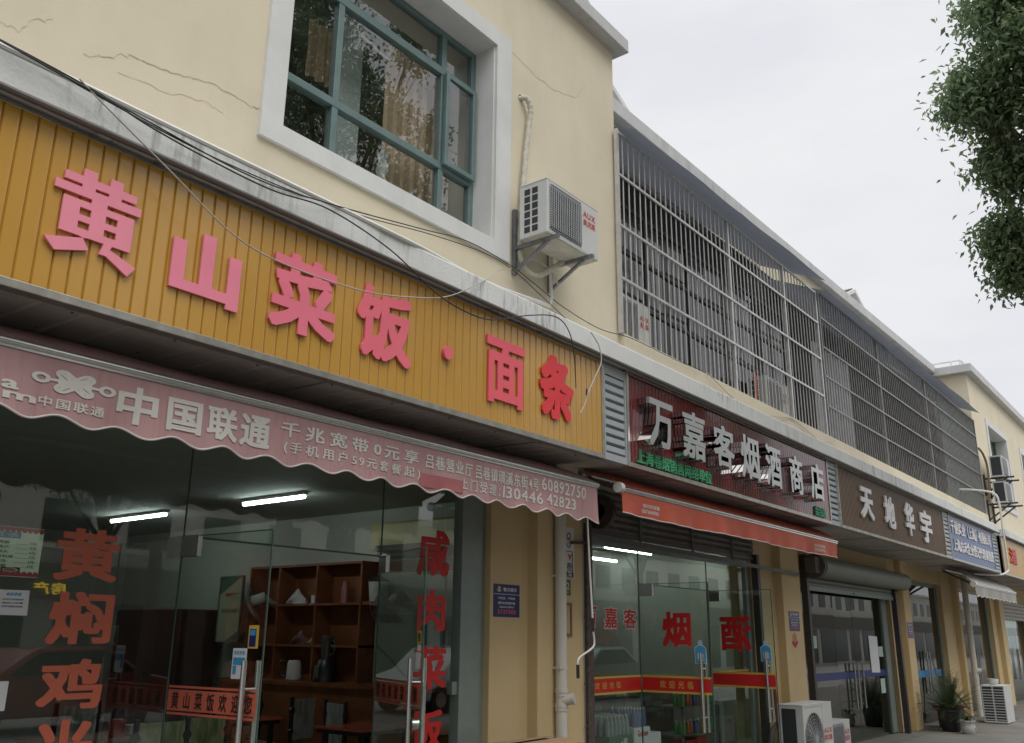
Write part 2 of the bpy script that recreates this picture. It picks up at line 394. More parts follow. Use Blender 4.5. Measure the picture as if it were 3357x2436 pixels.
def glyph(ch, wx=0.0, wy=0.0):
    key = (ch, wx, wy)
    if key in _G: return _G[key]
    cu = bpy.data.curves.new('g', 'FONT'); cu.body = ch; cu.size = 1.0; cu.resolution_u = 2
    ob = bpy.data.objects.new('g', cu); COL.objects.link(ob)
    bpy.context.view_layer.update()
    me = ob.evaluated_get(bpy.context.evaluated_depsgraph_get()).to_mesh()
    key2 = {}; pts = []; idx = []
    for v in me.vertices:
        k = (round(v.co.x, 4), round(v.co.y, 4))
        if k not in key2: key2[k] = len(pts); pts.append(k)
        idx.append(key2[k])
    tris = []
    for p in me.polygons:
        t = [idx[i] for i in p.vertices]
        if len(set(t)) < 3: continue
        a, b, c = (pts[i] for i in t[:3])
        if abs((b[0]-a[0])*(c[1]-a[1])-(b[1]-a[1])*(c[0]-a[0])) < 1e-9: continue
        if (b[0]-a[0])*(c[1]-a[1])-(b[1]-a[1])*(c[0]-a[0]) < 0: t = t[::-1]
        tris.append(tuple(t))
    bpy.data.objects.remove(ob); bpy.data.curves.remove(cu)
    g = finish(pts, tris)
    if wx > 0 or wy > 0:
        polys = [[pts[i] for i in t] for t in tris]
        for (i, j) in g[2]:
            a, b = pts[i], pts[j]
            polys.append(_hull([(q[0]+sx*wx, q[1]+sy*wy) for q in (a, b) for sx in (-1, 1) for sy in (-1, 1)]))
        g = union(polys)
    _G[key] = g
    return g
def bbox(pts, used=None):
    xs = [p[0] for p in pts]; ys = [p[1] for p in pts]; return min(xs), max(xs), min(ys), max(ys)
def emit_glyph(mb, g, fx, fy, O, fr, depth, m=0, mside=None, warp=None):
    U, V, Nn = fr; pts, tris, bd = g
    def W(p, d):
        q = O+U*fx(p[0])+V*fy(p[1])+Nn*d
        return warp(q) if warp else q
    o = len(mb.v); n = len(pts)
    mb.v += [W(p, depth) for p in pts]
    flip = (fx(1)-fx(0)) < 0
    for t in tris:
        mb.f.append([o+i for i in (t[::-1] if flip else t)]); mb.mi.append(m)
    if depth > 0.004:
        mb.v += [W(p, 0) for p in pts]
        for (i, j) in bd: mb.f.append([o+i, o+n+i, o+n+j, o+j]); mb.mi.append(m if mside is None else mside)
def char(mb, ch, u0, u1, v0, v1, O, fr=FR_Y, depth=0.0, wx=0.02, wy=0.02, mirror=False, m=0, mside=None, warp=None):
    g = glyph(ch, wx, wy); a, b, c, d = bbox(g[0])
    if mirror: fx = lambda x: u1-(x-a)/(b-a)*(u1-u0)
    else: fx = lambda x: u0+(x-a)/(b-a)*(u1-u0)
    fy = lambda y: v0+(y-c)/(d-c)*(v1-v0)
    emit_glyph(mb, g, fx, fy, Vector(O), fr, depth, m, mside, warp)
def line(mb, s, u0, u1, v0, v1, O, fr=FR_Y, depth=0.0, wx=0.012, wy=0.012, mirror=False, m=0, gap=0.0, warp=None):
    x = 0.0; items = []
    for ch in s:
        if ch == ' ': x += 0.45; continue
        g = glyph(ch, wx, wy); a, b, c, d = bbox(g[0])
        if ord(ch) > 0x2E80: items.append((g, x, 0)); x += 1.0+gap
        else: items.append((g, x+0.04-a, 0)); x += (b-a)+0.09+gap*0.5
    lo = min(dx+bbox(g[0])[0] for g, dx, _ in items); hi = max(dx+bbox(g[0])[1] for g, dx, _ in items)
    b0 = min(bbox(g[0])[2] for g, dx, _ in items); b1 = max(bbox(g[0])[3] for g, dx, _ in items)
    for g, dx, _ in items:
        if mirror: fx = lambda p, dx=dx: u1-(p+dx-lo)/(hi-lo)*(u1-u0)
        else: fx = lambda p, dx=dx: u0+(p+dx-lo)/(hi-lo)*(u1-u0)
        fy = lambda p: v0+(p-b0)/(b1-b0)*(v1-v0)
        emit_glyph(mb, g, fx, fy, Vector(O), fr, depth, m, None, warp)
def Y(y): return Vector((0, y, 0))
def text_part(name, mat, parent, s, x0, x1, z0, z1, y, fr=FR_Y, O=None, depth=0.0, **k):
    b = MB(); line(b, s, x0, x1, z0, z1, Y(y) if O is None else O, fr, depth, **k)
    return b.build(name, mat, parent, recalc=False)
def char_part(name, mat, parent, ch, x0, x1, z0, z1, y, fr=FR_Y, O=None, depth=0.0, **k):
    b = MB(); char(b, ch, x0, x1, z0, z1, Y(y) if O is None else O, fr, depth, **k)
    return b.build(name, mat, parent, recalc=False)
def strokes(paths, wd, n=10):
    polys = []
    for p in paths:
        for a, b in zip(p[:-1], p[1:]):
            c = [(q[0]+wd/2*math.cos(2*math.pi*i/n), q[1]+wd/2*math.sin(2*math.pi*i/n)) for q in (a, b) for i in range(n)]
            polys.append(_hull([(round(x, 5), round(y, 5)) for x, y in c]))
    return union(polys)
def arc(cx, cy, rx, ry, a0, a1, n=10): return [(cx+rx*math.cos(R(a0+(a1-a0)*i/n)), cy+ry*math.sin(R(a0+(a1-a0)*i/n))) for i in range(n+1)]

# ================================================================== SETTING
def ground_mat():
    m, n, l, b = nodes('pavement')
    tc = n.new('ShaderNodeTexCoord')
    br = n.new('ShaderNodeTexBrick'); br.inputs['Scale'].default_value = 1.0; br.inputs['Brick Width'].default_value = 2.4; br.inputs['Row Height'].default_value = 1.55
    br.inputs['Mortar Size'].default_value = 0.012; br.offset = 0.0
    br.inputs['Color1'].default_value = (0.155, 0.145, 0.128, 1); br.inputs['Color2'].default_value = (0.145, 0.137, 0.122, 1); br.inputs['Mortar'].default_value = (0.075, 0.07, 0.065, 1)
    l.new(tc.outputs['Object'], br.inputs[0])
    no = n.new('ShaderNodeTexNoise'); no.inputs['Scale'].default_value = 1.5; no.inputs['Detail'].default_value = 8; l.new(tc.outputs['Object'], no.inputs[0])
    mx = n.new('ShaderNodeMix'); mx.data_type = 'RGBA'; mx.blend_type = 'MULTIPLY'; mx.inputs[0].default_value = 0.6
    l.new(br.outputs[0], mx.inputs[6]); l.new(no.outputs[0], mx.inputs[7])
    mu = n.new('ShaderNodeMix'); mu.data_type = 'RGBA'; mu.blend_type = 'MULTIPLY'; mu.inputs[0].default_value = 1; mu.inputs[7].default_value = (1.5, 1.5, 1.5, 1)
    l.new(mx.outputs[2], mu.inputs[6]); l.new(mu.outputs[2], b.inputs['Base Color']); b.inputs['Roughness'].default_value = 0.75
    return m
b = MB(); b.quad((-200,-200,-0.14), (300,-200,-0.14), (300,200,-0.14), (-200,200,-0.14))
g = b.build('road', M('pale_road', (0.27, 0.265, 0.25), 0.85, var=0.15, scale=12, bump=0.3, bscale=120)); tag(g, 'pale grey concrete road along the shopfronts', 'road', kind='structure')
b = MB(); b.box(-60, 120, -1.6, 14, -0.2, 0)
g = b.build('sidewalk', ground_mat(), bevel=0.015); tag(g, 'grey concrete pavement in front of the shops', 'pavement', kind='structure')

# ================================================================== THE BUILDING
YW = 4.65                       # street face of the upper storey
BL = thing('shop_building', 'long cream two-storey shop terrace with white ledge and glass shopfronts', 'building', (10, 4.9, 0))
def P(name, mats, fn, smooth=False, bevel=0.0, parent=None): return part(name, mats, parent or BL, fn, smooth, bevel)

# left block, window hole x 3.35..5.65, z 4.9..6.88
def f(b):
    b.box(-6, 3.35, YW, 5.2, 3.7, 8.05); b.box(3.35, 5.65, YW, 5.2, 3.7, 4.90); b.box(3.35, 5.65, YW, 5.2, 6.88, 8.05)
    b.box(5.65, 7.77, YW, 9.5, 3.7, 8.05)
P('upper_wall', CREAM, f)
def f(b):
    b.box(3.165, 3.346, YW-.03, YW+.002, 4.75, 7.06); b.box(5.652, 5.87, YW-.03, YW+.002, 4.75, 7.06)
    b.box(3.346, 5.652, YW-.03, YW+.002, 4.75, 4.897); b.box(3.346, 5.652, YW-.03, YW+.002, 6.884, 7.06)
    b.box(3.347, 3.362, YW+.002, 4.97, 4.912, 6.868); b.box(5.638, 5.653, YW+.002, 4.97, 4.912, 6.868)
    b.box(3.347, 5.653, YW+.002, 4.97, 4.897, 4.912); b.box(3.347, 5.653, YW+.002, 4.97, 6.868, 6.883)
P('window_surround', WHITEP, f)
def f(b): b.box(-6, 7.90, 4.50, 5.6, 8.03, 8.20); b.box(7.45, 7.90, 5.6, 9.6, 8.03, 8.20)
P('coping', CONC, f, bevel=.012)
def f(b):
    b.tube([(-6, 4.70, 8.50), (7.30, 4.70, 8.50), (7.36, 4.70, 8.46), (7.36, 4.70, 8.19)], .022, 8)
    for x in (-2, 0, 2, 4, 5.6, 6.9): b.tube([(x, 4.70, 8.19), (x, 4.70, 8.50)], .018, 6)
P('roof_rail', WHITEP, f, True)
# fine cracks in the render
def crack(pts, y=YW-.0012, seed=1, wd=.006):
    rr = random.Random(seed); q = []
    for (x0, z0), (x1, z1) in zip(pts[:-1], pts[1:]):
        for i in range(5): q.append((x0+(x1-x0)*i/5+rr.uniform(-.012, .012), z0+(z1-z0)*i/5+rr.uniform(-.012, .012)))
    q.append(pts[-1])
    def f(b):
        for i, ((x0, z0), (x1, z1)) in enumerate(zip(q[:-1], q[1:])):
            t = wd*rr.uniform(.3, 1)
            b.quad((x0, y, z0-t/2), (x1, y, z1-t/2), (x1, y, z1+t/2), (x0, y, z0+t/2))
    P('wall_crack', M_CRACK, f)
M_CRACK = M('crack_line', (0.44, 0.38, 0.28), 0.9, var=0.3, scale=15)
crack([(1.99, 4.69), (2.12, 4.76), (2.25, 4.84), (2.45, 4.86), (2.63, 4.90), (2.79, 4.94), (2.93, 4.94), (3.11, 4.93), (3.165, 4.94)], seed=1, wd=.010)
crack([(5.87, 6.97), (6.08, 6.94), (6.31, 6.91), (6.62, 6.92), (6.99, 7.02), (7.12, 7.18), (7.21, 7.32)], seed=2, wd=.008)
crack([(1.40, 4.70), (1.53, 4.64), (1.63, 4.64), (1.68, 4.73), (1.79, 4.81)], seed=3)
crack([(2.2, 4.70), (2.5, 4.72), (2.75, 4.79), (2.9, 4.78)], seed=4, wd=.005)
crack([(7.3, 6.2), (7.33, 6.1), (7.30, 5.98)], seed=5, wd=.005)

# the big teal window
WN = P('window', TEAL, lambda b: (
    b.box(3.362, 3.42, 4.87, 4.93, 4.912, 6.868), b.box(5.575, 5.638, 4.87, 4.93, 4.912, 6.868),
    b.box(3.42, 5.575, 4.87, 4.93, 4.912, 4.955), b.box(3.42, 5.575, 4.87, 4.93, 6.815, 6.868),
    b.box(3.42, 5.575, 4.862, 4.935, 5.46, 5.525), b.box(3.42, 5.575, 4.862, 4.935, 6.40, 6.475),
    b.box(3.955, 4.015, 4.866, 4.932, 4.955, 5.46), b.box(3.955, 4.015, 4.866, 4.932, 5.525, 6.40), b.box(3.955, 4.015, 4.866, 4.932, 6.475, 6.815),
    b.box(5.165, 5.225, 4.866, 4.932, 4.955, 5.46), b.box(5.165, 5.225, 4.866, 4.932, 5.525, 6.40), b.box(5.165, 5.225, 4.866, 4.932, 6.475, 6.815)), bevel=.004)
P('sash', TEAL, lambda b: (b.box(5.19, 5.235, 4.82, 4.86, 5.50, 6.42), b.box(5.555, 5.60, 4.82, 4.86, 5.50, 6.42),
    b.box(5.235, 5.555, 4.82, 4.86, 5.50, 5.545), b.box(5.235, 5.555, 4.82, 4.86, 6.375, 6.42)), bevel=.004, parent=WN)
xs = (3.42, 3.955, 4.015, 5.165, 5.225, 5.575); zs = (4.955, 5.46, 5.525, 6.40, 6.475, 6.815)
for zi in (0, 2, 4):
    for xi in (0, 2, 4):
        yy = 4.84 if (xi == 4 and zi == 2) else 4.90+rnd.uniform(-.004, .004)
        t = rnd.uniform(-.006, .006)
        P('pane', WING, lambda b: b.quad((xs[xi], yy+t, zs[zi]), (xs[xi+1], yy-t, zs[zi]), (xs[xi+1], yy-t, zs[zi+1]), (xs[xi], yy+t, zs[zi+1])), parent=WN)
UPIN = M('upper_room_wall', (0.36, 0.39, 0.38), 0.85)
def f(b):
    b.box(2.2, 6.6, 7.8, 7.9, 4.3, 7.2); b.box(2.1, 2.2, 5.2, 7.9, 4.3, 7.2); b.box(6.6, 6.7, 5.2, 7.9, 4.3, 7.2)
    b.box(2.2, 6.6, 5.2, 7.8, 4.2, 4.3); b.box(2.2, 6.6, 5.2, 7.8, 7.1, 7.2)
    b.box(4.28, 4.52, 5.20, 5.32, 4.3, 7.1)
P('upper_room', UPIN, f)
def curtain(x0, x1, z0, z1, y, mat, label, amp=.02, per=.09, name='curtain'):
    b = MB(); b.sheet(lambda u, v: (x0+(x1-x0)*u, y+amp*math.sin(2*math.pi*(x0+(x1-x0)*u)/per)*(1+.3*math.sin(9*v)), z0+(z1-z0)*v), int(abs(x1-x0)/per*10)+4, 10)
    o = b.build(name, mat, smooth=True); return tag(o, label, 'curtain')
CURT = stripes('striped_curtain', (0.58, 0.40, 0.26), (0.38, 0.26, 0.17), 0, 8.5, soft=0.3)
curtain(4.66, 5.24, 4.8, 6.55, 5.06, CURT, 'brown striped curtain hanging in the middle of the big upper window', .008, .13)
curtain(5.24, 5.50, 4.8, 6.55, 5.10, CURT, 'narrow olive striped curtain behind the open right sash of the upper window', .008, .1)
curtain(4.02, 4.32, 5.95, 6.5, 5.30, CURT, 'short end of brown curtain bunched up beside the inner column upstairs', .02, .1)
b = MB(); b.sheet(lambda u, v: (4.56+.10*u+.02*math.sin(7*v+3*u), 4.97+.02*math.sin(11*u+5*v)+.015*math.sin(17*v), 5.02+.40*v*(1-.1*u)), 10, 16)
o = b.build('plastic_bag', PLASW, smooth=True); tag(o, 'crumpled white plastic bag caught inside the upper window', 'bag')
b = MB(); b.tube([(4.30, 4.99, 6.36), (4.66, 5.0, 6.30)], .012, 6); o = b.build('curtain_rod', PLASW); tag(o, 'short white curtain rod at the top of the upper window', 'rod')

# ledge, gutter, sill wall under the cages
def f(b):
    b.box(-6, 22.30, 3.86, YW, 3.83, 4.0); b.box(23.05, 60, 3.86, YW, 3.83, 4.0); b.box(22.30, 23.05, 4.30, YW, 3.83, 4.0)
P('ledge', LEDGE, f, bevel=.012)
P('gutter_strip', PIPEB, lambda b: (b.tube([(-6, 3.862, 3.822), (22.3, 3.862, 3.822)], .017, 8), b.tube([(23.05, 3.862, 3.822), (60, 3.862, 3.822)], .017, 8)), True)
P('sill_wall', CREAM, lambda b: b.box(7.772, 25.36, 4.58, 4.80, 3.95, 4.60), bevel=.006)
P('side_wall', CREAM, lambda b: (b.box(25.36, 25.55, YW, 10, 3.7, 8.32)))
# recessed middle: dark balcony wall, parapet, coping
P('parapet', CREAM, lambda b: b.prism([(7.775, 7.62), (25.355, 7.62), (25.355, 8.41), (7.775, 8.13)], 'y', 5.5, 5.75))
P('parapet_coping', CONC, lambda b: b.prism([(7.9, 8.12), (25.36, 8.41), (25.36, 8.63), (7.9, 8.33)], 'y', 5.36, 5.85), bevel=.012)
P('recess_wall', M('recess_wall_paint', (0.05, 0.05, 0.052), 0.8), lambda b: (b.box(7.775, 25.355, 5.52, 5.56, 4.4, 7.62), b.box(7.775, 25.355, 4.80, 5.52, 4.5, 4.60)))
def f(b):
    for i in range(0, 11, 2):
        x = 8.0+i*.56
        b.box(x, x+.05, 5.06, 5.10, 4.6, 6.6)
    for z in (4.62, 5.35, 5.95, 6.55): b.box(8.0, 13.65, 5.062, 5.098, z, z+.045)
BG = P('balcony_window', M('dark_frame', (0.045, 0.045, 0.045), 0.5), f)
for i in range(10):
    x = 8.0+i*.56; t = rnd.uniform(-.008, .008)
    P('pane', DARKG, lambda b: b.quad((x, 5.085+t, 4.6), (x+.56, 5.085-t, 4.6), (x+.56, 5.085-t, 6.55), (x, 5.085+t, 6.55)), parent=BG)
# right-hand block
def f(b):
    z0, z1 = 3.7, 8.32
    for x0, x1 in ((25.55, 27.2), (29.75, 32.1), (34.6, 60)): b.box(x0, x1, YW, 5.3, z0, z1)
    for x0, x1 in ((27.2, 29.75), (32.1, 34.6)): b.box(x0, x1, YW, 5.3, z0, 5.2); b.box(x0, x1, YW, 5.3, 7.27, z1)
P('far_wall', CREAM, f)
for x0, x1 in ((27.2, 29.75), (32.1, 34.6)):
    def f(b):
        b.box(x0-.18, x0, YW-.03, YW+.002, 5.05, 7.43); b.box(x1, x1+.18, YW-.03, YW+.002, 5.05, 7.43)
        b.box(x0, x1, YW-.03, YW+.002, 7.266, 7.43); b.box(x0, x1, YW-.03, YW+.002, 5.05, 5.198)
        b.box(x1-.012, x1-.002, YW+.002, 4.95, 5.2, 7.25); b.box(x0, x1, YW+.002, 4.95, 7.25, 7.262)
    P('window_surround', WHITEP, f)
    W2 = P('window', TEAL, lambda b: (b.box(x0, x0+.06, 4.92, 4.97, 5.2, 7.25), b.box(x1-.07, x1-.012, 4.92, 4.97, 5.2, 7.25), b.box((x0+x1)/2-.03, (x0+x1)/2+.03, 4.92, 4.97, 5.2, 7.25), b.box(x0+.06, x1-.07, 4.918, 4.972, 5.75, 5.81), b.box(x0+.06, x1-.07, 4.918, 4.972, 6.6, 6.66)))
    P('pane', M('grey_pane', (0.10, 0.115, 0.11), 0.06, spec=1.0), lambda b: b.quad((x0, 4.96, 5.2), (x1, 4.96, 5.2), (x1, 4.96, 7.25), (x0, 4.96, 7.25)), parent=W2)
P('far_coping', CONC, lambda b: (b.box(25.18, 60, 4.48, 5.5, 8.32, 8.54), b.box(25.18, 26, 5.5, 10, 8.32, 8.54)), bevel=.012)
def f(b):
    b.tube([(25.5, 9, 8.74), (25.5, 4.78, 8.74), (60, 4.78, 8.74)], .028, 6)
    for y in (5.0, 6.2, 7.4, 8.6): b.tube([(25.5, y, 8.52), (25.5, y, 8.74)], .022, 6)
    for i in range(20): b.tube([(25.5+i*1.6, 4.78, 8.52), (25.5+i*1.6, 4.78, 8.74)], .022, 6)
P('roof_rail', WHITEP, f, True)
SLATE = M('dark_slate', (0.06, 0.06, 0.065), 0.8)
for xc, zc in ((9.10, 8.98), (19.62, 9.10)):
    def f(b):
        b.prism([(xc-.72, 8.55), (xc+.72, 8.55), (xc, zc-.09)], 'y', 5.72, 7.4)
        for s in (-1, 1):
            b.prism([(xc, zc), (xc+s*.98, zc-.46), (xc+s*.98, zc-.54), (xc, zc-.085)], 'y', 5.60, 7.5, 0)
            b.prism([(xc, zc+.03), (xc+s*1.0, zc-.44), (xc+s*.98, zc-.458), (xc, zc+.002)], 'y', 5.66, 7.5, 1)
    P('gable', [WHITEP, SLATE], f)

# ------------------------------------------------------------------ ground floor
def pier(a, m_, c):
    P('pier', PIERC, lambda b: b.prism([(a, 5.02), (m_, 5.02), (m_, 4.90), (c, 4.90), (c, 5.04), (c+.22, 5.04), (c+.22, 5.35), (a, 5.35)], 'z', 0, 3.72), bevel=.008)
for q in ((6.16, 6.68, 7.40), (11.60, 12.35, 13.02), (17.70, 18.20, 18.62), (21.55, 22.42, 22.62), (26.45, 26.9, 27.4), (31.5, 32, 32.6)): pier(*q)
P('pier', PIERC, lambda b: b.box(-1.8, -1.2, 4.95, 5.35, 0, 3.72), bevel=.008)
def f(b):
    for x0, x1, z in ((-1.2, 6.16, 2.92), (7.62, 11.6, 2.95), (13.24, 17.7, 2.38), (18.84, 21.55, 2.72), (22.84, 26.45, 2.75), (27.62, 31.5, 2.6), (32.8, 60, 2.6)):
        b.box(x0, x1, 5.03, 5.34, z, 3.72)
P('lintel', PIERC, f)
def f(b):
    # pressed sheets, each lapping the next
    x = -5.0; i = 0
    while x < 60:
        z = 2.985+.006*(i % 2)
        b.add([(x, 3.96, z), (x+1.06, 3.96, z), (x+1.06, 5.03, z+.025), (x, 5.03, z+.025)], [(0,1,2,3)])
        for k in range(1, 5):
            xx = x+k*.21; b.add([(xx-.02, 3.97, z-.001), (xx, 3.97, z-.008), (xx+.02, 3.97, z-.001), (xx+.02, 5.02, z+.024), (xx, 5.02, z+.017), (xx-.02, 5.02, z+.024)], [(0,1,4,5),(1,2,3,4)])
        x += 1.05; i += 1
P('soffit', SOFF, f)
def f(b):
    for i in range(60):
        for y in (4.02, 4.36): b.lathe(-4.9+i*.52, y+.02*(i % 2), [(.009, 2.974), (.006, 2.968)], 6)
P('soffit_screws', PIPEB, f)
# interiors: ceilings, floors and walls of the shops
def f(b):
    b.box(-6, 60, 12.6, 12.7, 0, 3.0)
    for x in (-5.2, 7.12, 13.06, 18.66, 22.66, 27.45): b.box(x, x+.10, 5.36, 12.6, 0, 3.0)
P('shop_walls', INWALL, f)
P('shop_ceiling', INCEIL, lambda b: b.box(-6, 60, 5.36, 12.6, 2.9, 3.0))
P('shop_floor', INFLOOR, lambda b: b.box(-6, 60, 5.16, 12.6, 0.003, 0.02))

EDGEM = M('green_glass_edge', (0.06, 0.105, 0.085), 0.25)
# ---- noodle shop front: fixed glass, sidelight, two open leaves
GY = 5.12
SF = P('shop_window', GREYFR, lambda b: (b.box(5.84, 6.10, 5.07, 5.17, 0.02, 2.92), b.box(6.10, 6.162, 5.085, 5.155, 0.02, 2.92), b.box(5.78, 5.84, 5.09, 5.15, 1.10, 1.20), b.box(-1.2, 5.84, 5.10, 5.14, 0.02, 0.08)), bevel=.004)
P('pane', SHOPG, lambda b: b.quad((-1.2, GY, 0.08), (3.245, GY, 0.08), (3.245, GY, 2.92), (-1.2, GY, 2.92)), parent=SF)
P('pane', SHOPG, lambda b: b.quad((3.255, GY, 2.14), (4.945, GY, 2.14), (4.945, GY, 2.92), (3.255, GY, 2.92)), parent=SF)
P('pane', SHOPG, lambda b: b.quad((4.955, GY, 0.08), (5.80, GY, 0.08), (5.80, GY, 2.92), (4.955, GY, 2.92)), parent=SF)
P('pane_edge', EDGEM, lambda b: (b.box(3.247, 3.253, GY-.006, GY+.006, 0.08, 2.92), b.box(4.947, 4.953, GY-.006, GY+.006, 0.08, 2.92), b.box(3.255, 4.945, GY-.006, GY+.006, 2.128, 2.14)), parent=SF)
for ch, x0, x1, z0, z1 in (('黄', 2.47, 2.84, 1.83, 2.12), ('焖', 2.48, 2.85, 1.49, 1.77), ('鸡', 2.48, 2.84, 1.15, 1.41), ('米', 2.49, 2.83, 0.80, 1.10)):
    char_part('window_character', VINYL_O, SF, ch, x0, x1, z0, z1, GY-.004, wx=.032, wy=.026)
for ch, x0, x1, z0, z1 in (('咸', 5.35, 5.73, 2.02, 2.39), ('肉', 5.37, 5.70, 1.59, 1.91), ('菜', 5.35, 5.73, 1.15, 1.48), ('饭', 5.34, 5.71, 0.70, 1.00)):
    char_part('window_character', VINYL_R, SF, ch, x0, x1, z0, z1, GY-.004, wx=.030, wy=.026)
def leaf(hx, hy, dx, dy, ln, face, z1=2.13):
    """an open frameless glass leaf: hinge, direction, length; face = outward normal of the side we look at"""
    d = Vector((dx, dy, 0)).normalized(); h = Vector((hx, hy, 0)); n = Vector(face)
    def at(u, z, k=0.0): return h+d*u+Vector((0, 0, z))+n*k
    D = P('glass_door', EDGEM, lambda b: (b.bar(at(ln, .03), at(ln, z1), .010, .006), b.bar(at(0, z1), at(ln, z1), .006, .006)))
    P('pane', DOORG, lambda b: b.quad(at(0, .03), at(ln, .03), at(ln, z1), at(0, z1)), parent=D)
    P('patch_fitting', STEEL, lambda b: b.bar(at(0, z1-.06), at(.17, z1-.06), .03, .13), parent=D, bevel=.003)
    P('patch_fitting', STEEL, lambda b: b.bar(at(0, .06), at(.17, .06), .03, .10), parent=D, bevel=.003)
    def f(b):
        for s in (-1, 1):
            b.tube([at(ln-.09, .66, .05*s), at(ln-.09, 1.41, .05*s)], .016, 12)
        for z in (.80, 1.26): b.tube([at(ln-.09, z, -.05), at(ln-.09, z, .05)], .009, 8)
    P('handle', STEEL, f, True, parent=D)
    return D, at, d, n
Z = Vector((0, 0, 1))
# left leaf, opened flat outwards; we read its outer side
D1, at, d, n = leaf(3.25, 5.12, 0.06, -1, .82, (-1, -.06, 0))
P('ribbon', VINYL_O, lambda b: b.quad(at(.02, 1.12, .003), at(.80, 1.12, .003), at(.80, 1.235, .003), at(.02, 1.235, .003)), parent=D1)
P('ribbon_edge', VINYL_O, lambda b: (b.quad(at(.02, 1.245, .003), at(.80, 1.245, .003), at(.80, 1.258, .003), at(.02, 1.258, .003)), b.quad(at(.02, 1.097, .003), at(.80, 1.097, .003), at(.80, 1.11, .003), at(.02, 1.11, .003))), parent=D1)
b = MB(); line(b, '黄山菜饭欢迎您', .06, .77, 1.13, 1.225, at(0, 0, .006), (d, Z, n), wx=.016, wy=.012, gap=.55); b.build('lettering', VINYL_K, D1, recalc=False)
P('notice_sticker', [VINYL_Y, NAVY, SKYB, PAPER], lambda b: (b.quad(at(.69, 1.475, .004), at(.775, 1.475, .004), at(.775, 1.60, .004), at(.69, 1.60, .004), 0), b.quad(at(.70, 1.485, .0055), at(.755, 1.485, .0055), at(.755, 1.58, .0055), at(.70, 1.58, .0055), 1), b.quad(at(.705, 1.545, .007), at(.75, 1.545, .007), at(.75, 1.575, .007), at(.705, 1.575, .007), 2)), parent=D1)
P('payment_sticker', [PAPER, SKYB], lambda b: (b.quad(at(.57, 1.31, .004), at(.69, 1.31, .004), at(.69, 1.475, .004), at(.57, 1.475, .004), 0), b.quad(at(.58, 1.385, .0055), at(.68, 1.385, .0055), at(.68, 1.425, .0055), at(.58, 1.425, .0055), 1), b.quad(at(.58, 1.335, .0055), at(.61, 1.335, .0055), at(.61, 1.38, .0055), at(.58, 1.38, .0055), 1)), parent=D1)
b = MB(); line(b, '新蓝食客', .585, .675, 1.44, 1.463, at(0, 0, .006), (d, Z, n)); b.build('lettering', SKYB, D1, recalc=False)
# right leaf, also opened outwards; we read its inner side, so the ribbon is mirrored
D2, at, d, n = leaf(4.95, 5.12, -.435, -.90, .96, (-.90, .435, 0))
RIBD = M('orange_vinyl_back', (0.42, 0.085, 0.04), 0.6)
P('ribbon', RIBD, lambda b: b.quad(at(.02, 1.12, .003), at(.94, 1.12, .003), at(.94, 1.235, .003), at(.02, 1.235, .003)), parent=D2)
P('ribbon_edge', RIBD, lambda b: (b.quad(at(.02, 1.245, .003), at(.94, 1.245, .003), at(.94, 1.258, .003), at(.02, 1.258, .003)), b.quad(at(.02, 1.097, .003), at(.94, 1.097, .003), at(.94, 1.11, .003), at(.02, 1.11, .003))), parent=D2)
b = MB(); line(b, '黄山菜饭欢迎您', .06, .90, 1.13, 1.225, at(0, 0, .006), (d, Z, n), wx=.014, wy=.012, gap=.55, mirror=True); b.build('lettering', VINYL_K, D2, recalc=False)
P('push_sticker', [VINYL_Y, PAPER], lambda b: (b.quad(at(.86, 1.50, .004), at(.94, 1.50, .004), at(.94, 1.585, .004), at(.86, 1.585, .004), 0), b.quad(at(.87, 1.455, .004), at(.93, 1.455, .004), at(.93, 1.495, .004), at(.87, 1.495, .004), 1), b.quad(at(.84, 1.345, .004), at(.93, 1.345, .004), at(.93, 1.448, .004), at(.84, 1.448, .004), 1)), parent=D2)
b = MB(); char(b, '推', .875, .93, 1.515, 1.572, at(0, 0, .006), (d, Z, n), wx=.02, wy=.02); b.build('lettering', VINYL_K, D2, recalc=False)
P('lock', STEEL, lambda b: b.tube([at(.87, 1.0, -.03), at(.87, 1.0, .03)], .035, 16), True, parent=D2)

# ---- tobacco shop front
G2 = 5.08
S2 = P('shop_window', GREYFR, lambda b: (b.box(7.62, 7.66, 5.05, 5.11, 0.02, 2.55), b.box(7.66, 11.55, 5.05, 5.11, 2.46, 2.55), b.box(11.50, 11.6, 5.05, 5.11, .02, 2.46), b.box(7.66, 8.76, 5.06, 5.10, .02, .07)), bevel=.003)
P('pane', SHOPG, lambda b: b.quad((7.66, G2, .07), (8.755, G2, .07), (8.755, G2, 2.46), (7.66, G2, 2.46)), parent=S2)
P('pane', SHOPG, lambda b: b.quad((8.765, G2, 2.12), (10.395, G2, 2.12), (10.395, G2, 2.46), (8.765, G2, 2.46)), parent=S2)
P('pane', SHOPG, lambda b: b.quad((10.405, G2, .07), (11.5, G2, .07), (11.5, G2, 2.46), (10.405, G2, 2.46)), parent=S2)
P('pane_edge', EDGEM, lambda b: (b.box(8.755, 8.765, G2-.006, G2+.006, .07, 2.46), b.box(10.395, 10.405, G2-.006, G2+.006, .07, 2.46), b.box(8.765, 10.395, G2-.006, G2+.006, 2.11, 2.12)), parent=S2)
